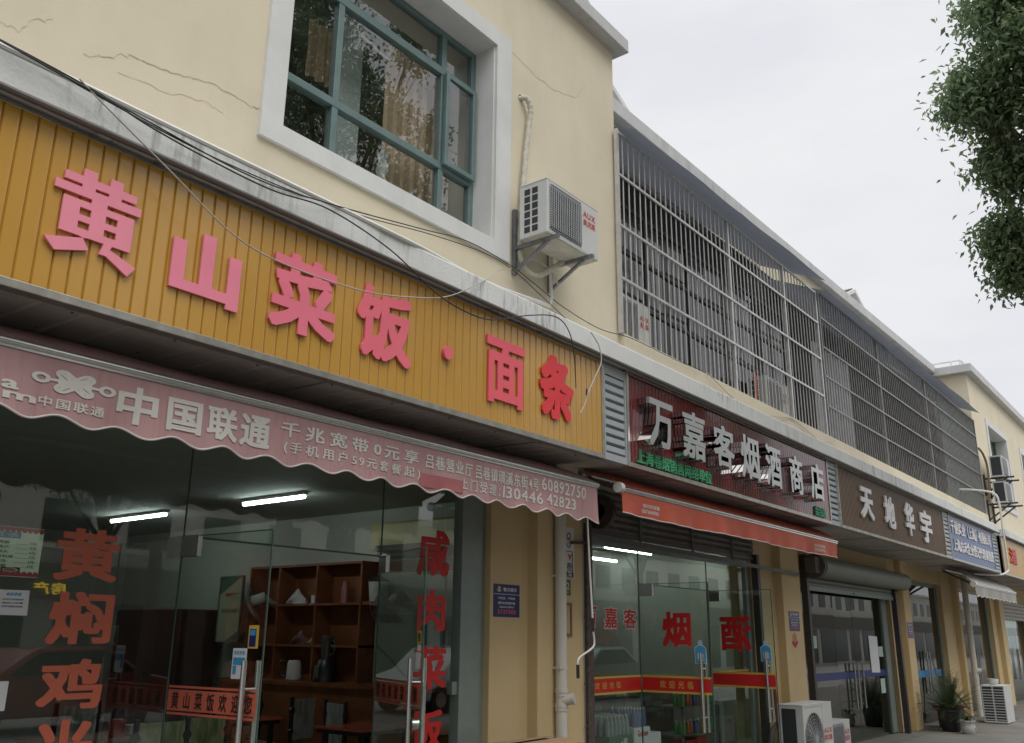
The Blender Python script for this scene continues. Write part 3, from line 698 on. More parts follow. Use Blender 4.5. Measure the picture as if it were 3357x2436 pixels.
def outlined(parent, ch, u0, u1, v0, v1, O, fr, wx=.02, wy=.018, mir=False):
    du = (u1-u0)*.05; dv = (v1-v0)*.05
    b = MB(); char(b, ch, u0-du, u1+du, v0-dv, v1+dv, O, fr, 0, wx+.035, wy+.03, mir); b.build('window_character', VINYL_W, parent, recalc=False)
    b = MB(); char(b, ch, u0, u1, v0, v1, O+fr[2]*.002, fr, 0, wx, wy, mir); b.build('window_character', VINYL_R, parent, recalc=False)
for ch, x0, x1 in (('万', 7.68, 7.91), ('嘉', 8.06, 8.30), ('客', 8.43, 8.69)): outlined(S2, ch, x0, x1, 1.645, 1.85, Y(G2-.004), FR_Y)
RIB = lambda at, a, e, par: (P('ribbon', VINYL_R, lambda b: b.quad(at(a, 1.035, .003), at(e, 1.035, .003), at(e, 1.16, .003), at(a, 1.16, .003)), parent=par),
    P('ribbon_edge', VINYL_Y, lambda b: (b.quad(at(a, 1.163, .003), at(e, 1.163, .003), at(e, 1.183, .003), at(a, 1.183, .003)), b.quad(at(a, 1.012, .003), at(e, 1.012, .003), at(e, 1.032, .003), at(a, 1.032, .003))), parent=par))
at0 = lambda u, z, k=0: Vector((7.66+u, G2-k, z))
RIB(at0, .0, 1.09, S2)
b = MB(); line(b, '欢迎光临', .20, .68, 1.065, 1.13, at0(0, 0, .006), FR_Y, gap=.45); b.build('lettering', VINYL_Y, S2, recalc=False)
at0b = lambda u, z, k=0: Vector((10.41+u, G2-k, z)); RIB(at0b, 0, 1.08, S2)
def bottle_sticker(at, u, par, ch, d, n):
    def f(b):
        q = lambda a, c, e, h, k, m: b.quad(at(a, e, k), at(c, e, k), at(c, h, k), at(a, h, k), m)
        b.add([at(u, 1.31, .004), at(u+.13, 1.31, .004), at(u+.13, 1.46, .004), at(u+.09, 1.49, .004), at(u+.04, 1.49, .004), at(u, 1.46, .004)], [(0,1,2,3,4,5)], 1)
        b.add([at(u+.006, 1.316, .0055), at(u+.124, 1.316, .0055), at(u+.124, 1.457, .0055), at(u+.088, 1.484, .0055), at(u+.042, 1.484, .0055), at(u+.006, 1.457, .0055)], [(0,1,2,3,4,5)], 0)
        q(u+.04, u+.09, 1.49, 1.535, .004, 1)
        for i in range(3):
            for j in range(3):
                if (i+j) % 2 == 0: q(u+.042+.015*i, u+.056+.015*i, 1.493+.013*j, 1.505+.013*j, .0055, 0)
    P('bottle_sticker', [SKYB, PAPER], f, parent=par)
    b = MB(); char(b, ch, u+.028, u+.105, 1.335, 1.415, at(0, 0, .0075), (d, Z, n), wx=.022, wy=.02); b.build('lettering', PAPER, par, recalc=False)
D3, at, d, n = leaf(8.77, 5.08, 0, -1, .81, (-1, 0, 0), 2.11)
RIB(at, .01, .80, D3)
b = MB(); line(b, '欢迎光临', .22, .60, 1.06, 1.135, at(0, 0, .006), (d, Z, n), gap=.5); b.build('lettering', VINYL_Y, D3, recalc=False)
b = MB(); char(b, '烟', .27, .60, 1.47, 1.82, at(0, 0, .005), (d, Z, n), wx=.034, wy=.03); b.build('window_character', VINYL_R, D3, recalc=False)
bottle_sticker(at, .63, D3, '拉', d, n)
D4, at, d, n = leaf(10.40, 5.08, 0, -1, .81, (-1, 0, 0), 2.11)
RIB(at, .01, .80, D4)
b = MB(); char(b, '酒', .15, .54, 1.42, 1.82, at(0, 0, .005), (d, Z, n), wx=.034, wy=.03, mirror=True); b.build('window_character', VINYL_R, D4, recalc=False)
bottle_sticker(at, .64, D4, '推', d, n)

# ---- freight office: closed glass doors; and the shops beyond
S3 = P('shop_window', GREYFR, lambda b: (b.box(13.30, 13.40, 5.07, 5.13, .02, 2.38), b.box(17.35, 17.62, 5.07, 5.13, .02, 2.38), b.box(13.4, 17.35, 5.075, 5.125, 2.30, 2.38)), bevel=.003)
for x0, x1 in ((13.40, 14.86), (14.87, 15.74), (15.75, 16.62), (16.63, 17.35)):
    t = rnd.uniform(-.004, .004)
    P('pane', glass('shop_glass_dark', (0.42, 0.55, 0.50), 0.75), lambda b: b.quad((x0, 5.10+t, .03), (x1, 5.10-t, .03), (x1, 5.10-t, 2.30), (x0, 5.10+t, 2.30)), parent=S3)
P('ribbon', M('blue_vinyl', (0.018, 0.035, 0.16), 0.45), lambda b: b.quad((13.42, 5.094, .96), (17.33, 5.094, .96), (17.33, 5.094, 1.07), (13.42, 5.094, 1.07)), parent=S3)
P('pasted_paper', PAPERG, lambda b: (b.quad((13.72, 5.092, 1.43), (14.03, 5.092, 1.43), (14.03, 5.092, 1.61), (13.72, 5.092, 1.61)), b.quad((17.0, 5.092, 1.28), (17.25, 5.092, 1.28), (17.25, 5.092, 1.45), (17.0, 5.092, 1.45)), b.quad((16.95, 5.092, .68), (17.2, 5.092, .68), (17.2, 5.092, .92), (16.95, 5.092, .92))), parent=S3)
P('pasted_sheet', PAPER, lambda b: b.quad((16.52, 5.090, 1.03), (16.98, 5.090, 1.02), (16.98, 5.090, 1.62), (16.50, 5.090, 1.63)), parent=S3)
def f(b):
    for x in (15.45, 15.62, 15.86): b.tube([(x, 5.03, .50), (x, 5.03, 1.19)], .016, 10); [b.tube([(x, 5.03, z), (x, 5.10, z)], .009, 6) for z in (.62, 1.07)]
P('handle', STEEL, f, True, parent=S3)
for x0, x1, zt in ((18.84, 21.55, 2.72), (22.84, 26.45, 2.75), (27.62, 31.5, 2.6)):
    S4 = P('shop_window', GREYFR, lambda b: (b.box(x0, x0+.08, 5.12, 5.18, .02, zt), b.box(x1-.08, x1, 5.12, 5.18, .02, zt), b.box(x0+.08, x1-.08, 5.125, 5.175, zt-.08, zt)))
    for k in range(3):
        a = x0+.08+(x1-x0-.16)*k/3; e = x0+.08+(x1-x0-.16)*(k+1)/3-.008
        P('pane', glass('shop_glass_dark', (0.35, 0.42, 0.40), 0.7), lambda b: b.quad((a, 5.15, .02), (e, 5.15, .02), (e, 5.15, zt-.08), (a, 5.15, zt-.08)), parent=S4)
    if x0 < 20: P('ribbon', M('azure_vinyl', (0.03, 0.22, 0.46), 0.45), lambda b: b.quad((19.0, 5.14, .86), (21.3, 5.14, .86), (21.3, 5.14, .99), (19.0, 5.14, .99)), parent=S4)
    P('handle', STEEL, lambda b: [b.tube([(x0+(x1-x0)*.5+s, 5.08, .55), (x0+(x1-x0)*.5+s, 5.08, 1.35)], .016, 8) for s in (-.1, .1)], True, parent=S4)

# ================================================================== SIGNS
FY = 3.93
def ribbed(b, x0, x1, z0, z1, pitch, y, dep=.010, land=.006, m=0):
    """vertical strip cladding with a V groove between strips"""
    n = max(1, round((x1-x0)/pitch)); p = (x1-x0)/n; prof = []
    for i in range(n):
        a = x0+i*p
        prof += [(a, y+dep), (a+land*.6, y+dep), (a+land*1.6, y), (a+p-land*1.2, y-.0015), (a+p-land*.2, y)]
    prof.append((x1, y+dep))
    k = len(prof)
    b.add([(px, py, z0) for px, py in prof]+[(px, py, z1) for px, py in prof], [(i, i+1, k+i+1, k+i) for i in range(k-1)], m)
def frame(b, x0, x1, z0, z1, y, wb=.04, ws=.035, m=0, top=True):
    b.box(x0, x1, y-.012, y+.06, z0, z0+wb, m)
    b.box(x0, x0+ws, y-.012, y+.06, z0+wb, z1, m); b.box(x1-ws, x1, y-.012, y+.06, z0+wb, z1, m)
    if top: b.box(x0+ws, x1-ws, y-.004, y+.06, z1-.02, z1, m)
def sign(name, label, x0, x1, mat, pitch, trim, dep=.010, land=.006):
    s = thing(name, label, 'shop sign', ((x0+x1)/2, FY, 3.0))
    b = MB(); ribbed(b, x0+.03, x1-.03, 3.0, 3.795, pitch, FY, dep, land); b.build('panel', mat, s, recalc=False)
    b = MB(); b.box(x0, x1, FY+.015, FY+.14, 3.0, 3.82); b.build('backing', DARK, s)
    b = MB(); frame(b, x0, x1, 2.965, 3.815, FY); b.build('trim', trim, s, bevel=.003)
    return s
# yellow sign of the noodle shop
s1 = sign('shop_sign', 'long mustard-yellow ribbed sign with seven faded pink-to-red characters', -4.0, 6.285, GOLD, .0775, TRIM, .012, .007)
cols = [(0.88, 0.29, 0.38), (0.88, 0.26, 0.36), (0.86, 0.20, 0.28), (0.85, 0.17, 0.23), (0.84, 0.15, 0.20), (0.83, 0.12, 0.165), (0.74, 0.042, 0.055)]
for k, (ch, x0, x1, z0, z1) in enumerate((('黄', 1.625, 2.065, 3.175, 3.63), ('山', 2.245, 2.65, 3.175, 3.54), ('菜', 2.85, 3.32, 3.17, 3.635), ('饭', 3.49, 3.96, 3.175, 3.635), ('.', 4.262, 4.345, 3.33, 3.42), ('面', 4.72, 5.165, 3.14, 3.625), ('条', 5.36, 5.81, 3.16, 3.67))):
    lm = M('acrylic_pink', cols[k], 0.35, var=0.03); O = Y(FY-.008); b = MB()
    if ch == '.': b.prism([(4.303+.043*math.cos(i*math.pi/14), 3.375+.047*math.sin(i*math.pi/14)) for i in range(28)], 'y', FY-.006, FY-.030); b.build('character', lm, s1)
    elif ch == '黄':
        # heavy slab strokes, the two feet splayed
        def rc(a, c, e, h): return [(a, e), (c, e), (c, h), (a, h)]
        g = union([rc(.09, .93, .80, .90), rc(.0, 1.0, .655, .76), rc(.29, .44, .655, 1.0), rc(.60, .75, .655, 1.0), rc(.42, .60, .52, .70),
                   rc(.11, .30, .17, .60), rc(.74, .93, .17, .60), rc(.11, .93, .515, .60), rc(.11, .93, .345, .425), rc(.11, .93, .17, .26), rc(.43, .60, .17, .60),
                   [(-.03, .04), (.10, -.09), (.46, .03), (.38, .155)], [(.60, .155), (.66, .03), (.93, -.13), (1.02, .0)], [(.38, .155), (.46, .03), (.46, .18), (.3, .18)], [(.58, .03), (.62, .18), (.72, .18), (.66, .03)]])
        a, c, e, h = bbox(g[0])
        emit_glyph(b, g, lambda x: x0+(x-a)/(c-a)*(x1-x0), lambda y: z0+(y-e)/(h-e)*(z1-z0), O, FR_Y, .013); b.build('character', lm, s1, recalc=False)
    else: char(b, ch, x0, x1, z0, z1, O, FR_Y, .013, wx={'山': .042, '菜': .030, '饭': .030, '面': .030, '条': .040}[ch], wy={'山': .036, '菜': .026, '饭': .030, '面': .026, '条': .036}[ch]); b.build('character', lm, s1, recalc=False)
# red sign of the tobacco shop: mirror-steel box letters
s2 = sign('shop_sign', 'glossy dark red sign with thick mirror-steel box characters and green small print', 6.655, 11.70, REDS, .062, TRIM, .008, .006)
for ch, x0, x1, z0, z1 in (('万', 6.83, 7.27, 3.17, 3.60), ('嘉', 7.45, 7.92, 3.17, 3.62), ('客', 8.10, 8.57, 3.19, 3.61), ('烟', 8.74, 9.20, 3.16, 3.62), ('酒', 9.38, 9.81, 3.16, 3.62), ('商', 10.06, 10.46, 3.17, 3.61), ('店', 10.72, 11.17, 3.18, 3.62)):
    b = MB(); char(b, ch, x0, x1, z0, z1, Y(FY-.003), FR_Y, .125, wx=.024, wy=.020, m=0, mside=1); b.build('character', [CHFACE, CHROME], s2, recalc=False)
text_part('lettering', GREENL, s2, '上海卷烟销售网络单位', 6.79, 8.24, 3.012, 3.137, FY-.004, depth=.02, wx=.022, wy=.018)
text_part('lettering', GREENL, s2, '金吕店', 11.08, 11.46, 3.02, 3.14, FY-.004, depth=.02, wx=.022, wy=.018)
# brown sign
s3 = sign('shop_sign', 'dark brown corrugated sign with four white characters', 12.05, 17.62, BROWNS, .055, TRIMOLD, .012, .014)
for ch, x0, x1, z0, z1 in (('天', 12.92, 13.46, 3.19, 3.63), ('地', 14.02, 14.52, 3.165, 3.64), ('华', 15.10, 15.58, 3.15, 3.665), ('宇', 15.98, 16.66, 3.12, 3.655)):
    char_part('character', SIGNW, s3, ch, x0, x1, z0, z1, FY-.006, depth=.025, wx=.034, wy=.030)
# blue sign
s4 = sign('shop_sign', 'blue company sign with two rows of narrow white characters', 18.02, 21.80, BLUES, .075, TRIM, .006, .004)
text_part('lettering', SIGNW, s4, '千丽实业（上海）有限公司', 18.10, 21.52, 3.46, 3.715, FY-.004, depth=.012, wx=.026, wy=.020)
text_part('lettering', SIGNW, s4, '上海方禾企业登记代理事务所', 18.18, 21.66, 3.14, 3.37, FY-.004, depth=.012, wx=.026, wy=.020)
s5 = sign('shop_sign', 'plain ochre sign with small red characters beyond the tall white pipe', 22.72, 34.0, GOLD2, .5, TRIM, .002, .002)
for ch, x0, x1, z0, z1 in (('潘', 23.5, 24.3, 3.27, 3.62), ('上', 25.3, 26.1, 3.28, 3.58), ('堡', 27.3, 28.2, 3.28, 3.62)):
    char_part('character', LOGOR, s5, ch, x0, x1, z0, z1, FY-.006, depth=.02, wx=.02, wy=.02)
for lab, x0, x1 in (('grey louvre panel between the yellow sign and the red sign', 6.29, 6.65), ('grey louvre panel between the red sign and the brown sign', 11.705, 12.045), ('narrow grey louvre panel between the brown sign and the blue sign', 17.625, 18.015), ('grey louvre panel between the blue sign and the white pipe', 21.81, 22.28)):
    t = thing('louvre_panel', lab, 'louvre panel', ((x0+x1)/2, FY, 3.0), 'grey louvre panels between the signs')
    part('frame', LOUV, t, lambda b: (b.box(x0, x0+.02, FY-.005, FY+.08, 2.97, 3.80), b.box(x1-.02, x1, FY-.005, FY+.08, 2.97, 3.80), b.box(x0+.02, x1-.02, FY, FY+.08, 3.715, 3.80), b.box(x0+.02, x1-.02, FY-.004, FY+.08, 2.97, 3.03)))
    def f(b):
        for i in range(9):
            z = 3.04+i*.0755
            b.add([(x0+.02, FY+.045, z), (x1-.02, FY+.045, z), (x1-.02, FY+.004, z+.012), (x0+.02, FY+.004, z+.012), (x0+.02, FY+.006, z+.058), (x1-.02, FY+.006, z+.058), (x1-.02, FY+.05, z+.066), (x0+.02, FY+.05, z+.066)], [(0,1,2,3), (3,2,5,4), (4,5,6,7)])
    part('slats', LOUV, t, f)
    part('backing', DARK, t, lambda b: b.quad((x0, FY+.075, 2.98), (x1, FY+.075, 2.98), (x1, FY+.075, 3.8), (x0, FY+.075, 3.8)))

# ================================================================== AWNINGS
def awning(label, x0, x1, yb, zb, yr, zr, hv, mat, scallop, per, cap=STEEL, barr=.022):
    a = thing('awning', label, 'awning', ((x0+x1)/2, yr, zr))
    part('roller', STEEL, a, lambda b: b.tube([(x0-.03, yr, zr), (x1+.03, yr, zr)], .035, 12), True)
    part('front_bar', STEEL, a, lambda b: (b.tube([(x0-.02, yb, zb), (x1+.02, yb, zb)], barr, 12), b.box(x0-.015, x1+.015, yb-.012, yb+.02, zb-.028, zb-.016)), True)
    def vy(x, z):
        t = (zb-.02-z)/hv
        return yb-.006+.012*math.sin(x*6.3+.7)*t+.008*math.sin(x*17+2)*t*t
    def top(u, v):
        x = x0+(x1-x0)*u
        return (x, yb+(yr-yb)*v, zb+.022+(zr+.035-zb-.022)*(1-(1-v)**1.7) - .006*math.sin(math.pi*v)*(1+.8*math.sin(x*5.1)))
    b = MB(); b.sheet(top, int((x1-x0)/.06), 8); b.build('canopy', mat, a, True)
    def zbot(x): return zb-.02-hv+(scallop*math.cos(2*math.pi*(x-x0)/per) if scallop else .006*math.sin(x*2.2))
    nx = int((x1-x0)/.018)
    b = MB(); b.sheet(lambda u, v: (x0+(x1-x0)*u, vy(x0+(x1-x0)*u, zb-.02-(zb-.02-zbot(x0+(x1-x0)*u))*v), zb-.02-(zb-.02-zbot(x0+(x1-x0)*u))*v), nx, 10); b.build('valance', mat, a, True)
    pts = [(x0+(x1-x0)*i/nx, vy(x0+(x1-x0)*i/nx, zbot(x0+(x1-x0)*i/nx))-.001, zbot(x0+(x1-x0)*i/nx)) for i in range(nx+1)]
    b = MB(); b.tube(pts, .0055, 6); b.build('piping', PIPING, a, True)
    part('support_arm', PIPEB, a, lambda b: [b.bar((x, yr+.05, zr-.03), (x, yb+.02, zb-.01), .03, .04) for x in (x0+.12, x1-.12)])
    return a, vy
A1, vy = awning('faded pink awning with scalloped valance advertising broadband in white lettering', -1.6, 6.42, 4.10, 2.785, 4.60, 2.955, .285, CANVAS, .019, .2915)
wp = lambda q: Vector((q.x, vy(q.x, q.z)-.004, q.z))
O = Vector((0, 0, 0))
def aw(s, x0, x1, z0, z1, **k): b = MB(); line(b, s, x0, x1, z0, z1, O, FR_Y, 0, warp=wp, **k); b.build('lettering', PRINTW, A1, recalc=False)
for ch, x0, x1, z0, z1 in (('中', 2.165, 2.375, 2.525, 2.71), ('国', 2.425, 2.625, 2.53, 2.70), ('联', 2.655, 2.845, 2.53, 2.705), ('通', 2.865, 3.065, 2.53, 2.705)):
    b = MB(); char(b, ch, x0, x1, z0, z1, O, FR_Y, 0, .030, .026, warp=wp); b.build('character', PRINTW, A1, recalc=False)
aw('千兆宽带0元享', 3.135, 4.255, 2.625, 2.715, wx=.026, wy=.018, gap=.25)
aw('(手机用户59元套餐起)', 3.165, 4.275, 2.53, 2.605, wx=.018, wy=.014, gap=.25)
aw('吕巷营业厅', 4.325, 4.80, 2.622, 2.715, wx=.022, wy=.016, gap=.1)
aw('吕巷镇璜溪东街4号', 4.835, 5.585, 2.622, 2.72, wx=.020, wy=.014, gap=.08)
aw('60892750', 5.62, 6.25, 2.640, 2.738, wx=.014, wy=.012)
aw('上门受理：', 4.665, 5.13, 2.525, 2.605, wx=.016, wy=.012, gap=.2)
aw('130446', 5.16, 5.63, 2.525, 2.612, wx=.018, wy=.014)
aw('42823', 5.68, 6.10, 2.535, 2.622, wx=.018, wy=.014)
aw('中国联通', 1.795, 2.11, 2.527, 2.575, wx=.018, wy=.014, gap=.12)
aw('China', 1.27, 1.70, 2.572, 2.630, wx=.03, wy=.022)
aw('unicom', 1.12, 1.785, 2.528, 2.572, wx=.03, wy=.022)
# knot emblem: two crossed looped bands and a ring on each side
def stad(cx, cy, hl, r, ang, n=9):
    ca, sa = math.cos(R(ang)), math.sin(R(ang)); p = arc(hl, 0, r, r, -90, 90, n)+arc(-hl, 0, r, r, 90, 270, n)
    p.append(p[0]); return [(cx+x*ca-y*sa, cy+x*sa+y*ca) for x, y in p]
kn = strokes([stad(0, 0, .62, .20, 45)[:11]+[(.10, -.16)], stad(0, 0, .62, .20, 225)[:11]+[(-.10, .16)], stad(0, 0, .62, .20, -45)[:11]+[(-.16, -.10)], stad(0, 0, .62, .20, 135)[:11]+[(.16, .10)],
              [(-.55, -.55), (.55, .55)], [(-.55, .55), (.55, -.55)], arc(-1.18, 0, .24, .24, 0, 360, 16), arc(1.18, 0, .24, .24, 0, 360, 16), [(-.95, 0), (-.45, 0)], [(.95, 0), (.45, 0)], [(-.52, .16), (-.52, -.16)], [(.52, .16), (.52, -.16)]], .17)
b = MB(); emit_glyph(b, kn, lambda x: 1.95+x*.134, lambda y: 2.655+y*.076, O, FR_Y, 0, warp=wp); b.build('emblem', PRINTW, A1, recalc=False)
b = MB(); b.sheet(lambda u, v: (4.27+.42*u, vy(4.27+.42*u, 2.49+.09*v)-.0035-.004*math.sin(9*u)*(1-v), 2.492+.088*v), 14, 5); b.build('patch', PATCHM, A1, True)
# gear and crank of the pink awning
part('gear_box', PIPEB, A1, lambda b: (b.box(6.44, 6.52, 4.54, 4.66, 2.80, 2.98), b.tube([(6.44, 4.60, 2.955), (6.60, 4.60, 2.955)], .05, 10), b.bar((6.38, 4.5, 2.99), (6.38, 4.5, 2.80), .03, .03)), bevel=.004)
part('crank_rod', PVCW, A1, lambda b: (b.tube(smooth_path([(6.58, 4.30, 2.75), (6.585, 4.30, 2.45), (6.635, 4.30, 1.75), (6.64, 4.30, 1.70)], 4), .0085, 8), b.tube(smooth_path([(6.645, 4.30, 1.60), (6.66, 4.30, 1.52), (6.63, 4.30, 1.47), (6.45, 4.30, 1.40), (6.41, 4.30, 1.36), (6.41, 4.30, 1.33)], 5), .0085, 8)), True)
part('crank_grip', PLASK, A1, lambda b: (b.tube([(6.64, 4.30, 1.71), (6.645, 4.30, 1.60)], .012, 8), b.tube([(6.41, 4.30, 1.34), (6.412, 4.30, 1.235)], .014, 8)), True)

A2, vy2 = awning('orange-red awning half rolled in above the tobacco shop', 6.70, 12.12, 4.03, 2.792, 4.42, 2.965, .195, ORANGE, 0, 1, barr=.018)
part('end_cap', PVCW, A2, lambda b: b.tube([(6.645, 4.03, 2.792), (6.70, 4.03, 2.792)], .045, 16), True)
wp2 = lambda q: Vector((q.x, vy2(q.x, q.z)-.004, q.z))
for s_, x0, x1, z0, z1 in (('佳兴旺雨篷', 7.06, 7.36, 2.665, 2.70), ('15076848986', 7.05, 7.35, 2.615, 2.65), ('佳兴旺雨篷', 11.28, 11.62, 2.66, 2.70), ('15076848986', 11.27, 11.61, 2.61, 2.65)):
    b = MB(); line(b, s_, x0, x1, z0, z1, O, FR_Y, 0, warp=wp2, wx=.02, wy=.016); b.build('lettering', PRINTW, A2, recalc=False)
A3, _ = awning('small dirty grey awning drooping over the third doorway', 19.75, 23.9, 3.98, 2.62, 4.5, 2.93, .20, GREYC, .012, .35)
part('end_cap', PVCW, A3, lambda b: b.tube([(19.66, 3.98, 2.62), (19.75, 3.98, 2.62)], .06, 14), True)

# ================================================================== PIPES AND CABLES
t = thing('downpipe', 'ivory plastic downpipe with inspection port on the first pillar', 'downpipe', (6.95, 4.84, 0))
part('pipe', PVC, t, lambda b: b.tube([(6.95, 4.84, 0.0), (6.95, 4.84, 3.0)], .052, 18), True)
part('coupling', PVC, t, lambda b: [b.tube([(6.95, 4.84, z0), (6.95, 4.84, z1)], .059, 18) for z0, z1 in ((.96, 1.0), (1.085, 1.12), (1.055, 1.06), (.935, .955))], True)
part('clamp', PVC, t, lambda b: [(b.tube([(6.95, 4.84, z), (6.95, 4.84, z+.022)], .0565, 18), b.box(6.90, 7.0, 4.86, 4.902, z, z+.02), b.box(6.875, 6.90, 4.80, 4.82, z+.004, z+.018)) for z in (1.28, 2.08)])
part('inspection_port', PVC, t, lambda b: (b.tube([(6.95, 4.82, 1.02), (6.985, 4.745, 1.035)], .046, 16), b.tube([(6.985, 4.745, 1.035), (6.992, 4.73, 1.038)], .052, 16)), True)
t = thing('downpipe', 'grey-white downpipe beside the small grey awning', 'downpipe', (22.75, 4.80, 0))
part('pipe', PVC, t, lambda b: b.tube([(22.75, 4.80, 0), (22.75, 4.80, 3.0)], .062, 14), True)
part('coupling', PVC, t, lambda b: [b.tube([(22.75, 4.80, z), (22.75, 4.80, z+.05)], .07, 14) for z in (.75, .95, 1.75)], True)
part('inspection_port', PVC, t, lambda b: b.tube([(22.75, 4.78, .92), (22.80, 4.68, .94)], .055, 12), True)
b = MB(); b.tube(smooth_path([(22.66, 4.62, 4.9), (22.66, 4.3, 4.86), (22.66, 3.92, 4.75), (22.66, 3.84, 4.5), (22.66, 3.84, 4.0), (22.66, 3.84, 3.2), (22.60, 3.86, 3.02), (22.2, 4.0, 2.93), (21.4, 4.3, 2.92)], 8), .022, 10)
tag(b.build('white_pipe', PVCW, smooth=True), 'tall thin white pipe dropping past the right end of the blue sign', 'pipe')
b = MB(); b.tube(smooth_path([(-6, 3.868, 4.012), (1.3, 3.868, 4.010), (3.2, 3.868, 4.012), (4.0, 3.88, 4.015), (5.02, 4.2, 4.19), (6.22, 4.5, 4.44), (6.36, 4.545, 4.47), (6.42, 4.56, 4.56), (6.44, 4.58, 4.80), (6.44, 4.58, 5.0)], 7), .017, 8)
tag(b.build('conduit', PVCW, smooth=True), 'thin white conduit lying on the ledge and bending up to the air conditioner', 'conduit')
def cable(pts, r, mat, label, k=8):
    b = MB(); b.tube(smooth_path(pts, k), r, 6); return tag(b.build('cable', mat, smooth=True), label, 'cable')
cable([(-2, 3.80, 4.16), (0.6, 3.80, 4.04), (1.27, 3.80, 3.99), (1.51, 3.80, 3.97), (1.79, 3.80, 3.95), (1.98, 3.80, 3.92), (2.28, 3.80, 3.895), (2.71, 3.80, 3.885), (3.12, 3.80, 3.93), (3.61, 3.79, 3.85), (4.03, 3.79, 3.70), (4.34, 3.79, 3.655), (4.63, 3.79, 3.68), (5.06, 3.80, 3.84), (5.41, 3.80, 3.93), (5.59, 3.80, 3.86), (5.66, 3.80, 3.67), (5.68, 3.80, 3.42)], .0045, CABLEB, 'black cable sagging across the yellow sign and hanging down by its last character')
cable([(-2, 3.82, 4.13), (1.2, 3.82, 4.01), (1.9, 3.82, 3.96), (2.6, 3.82, 3.92), (3.2, 3.84, 4.0), (4.2, 4.1, 4.3), (5.0, 4.35, 4.56), (5.84, 4.57, 4.69), (6.15, 4.56, 4.63), (6.62, 4.56, 4.54), (7.25, 4.56, 4.50), (7.87, 4.55, 4.56), (8.86, 4.555, 4.57), (9.5, 4.555, 4.60)], .004, CABLEB, 'black cable running from the upper left past the air conditioner to the cage')
cable([(-2, 3.83, 4.10), (1.1, 3.83, 4.02), (1.7, 3.83, 3.97), (2.4, 3.83, 3.935), (3.3, 3.9, 4.03), (4.4, 4.2, 4.36), (5.3, 4.45, 4.60), (5.84, 4.57, 4.665), (6.2, 4.5, 4.5), (6.6, 4.3, 4.2), (6.95, 4.0, 3.95)], .0035, CABLEB, 'thin black cable drooping from the air conditioner bracket onto the ledge')
cable([(1.62, 3.80, 3.99), (1.75, 3.80, 3.92), (2.13, 3.80, 3.73), (2.51, 3.80, 3.54), (2.87, 3.80, 3.49), (3.41, 3.80, 3.515), (3.82, 3.80, 3.60), (4.2, 3.82, 3.73), (4.6, 3.85, 3.98), (5.2, 4.2, 4.35), (5.84, 4.57, 4.67)], .004, CABLEW, 'pale thin wire sagging across the characters of the yellow sign')
cable([(5.95, 3.83, 3.96), (6.02, 3.80, 3.86), (6.04, 3.79, 3.72), (5.93, 3.79, 3.55), (5.83, 3.79, 3.40), (5.80, 3.79, 3.33), (5.72, 3.79, 3.22)], .005, CABLEW, 'short white wire looped over the last character of the yellow sign')
b = MB(); b.tube([(5.815, 3.788, 3.44), (5.81, 3.788, 3.39)], .008, 6); tag(b.build('wire_joint', PLASK), 'small black tape joint on the white wire over the yellow sign', 'tape')
cable([(9.6, 4.56, 4.62), (10.3, 4.55, 4.44), (11.0, 4.55, 4.38), (11.9, 4.56, 4.50), (12.4, 4.57, 4.56), (13.4, 4.55, 4.42), (14.1, 4.56, 4.56)], .006, CABLEW, 'pale wire sagging along the sill wall below the barred windows')

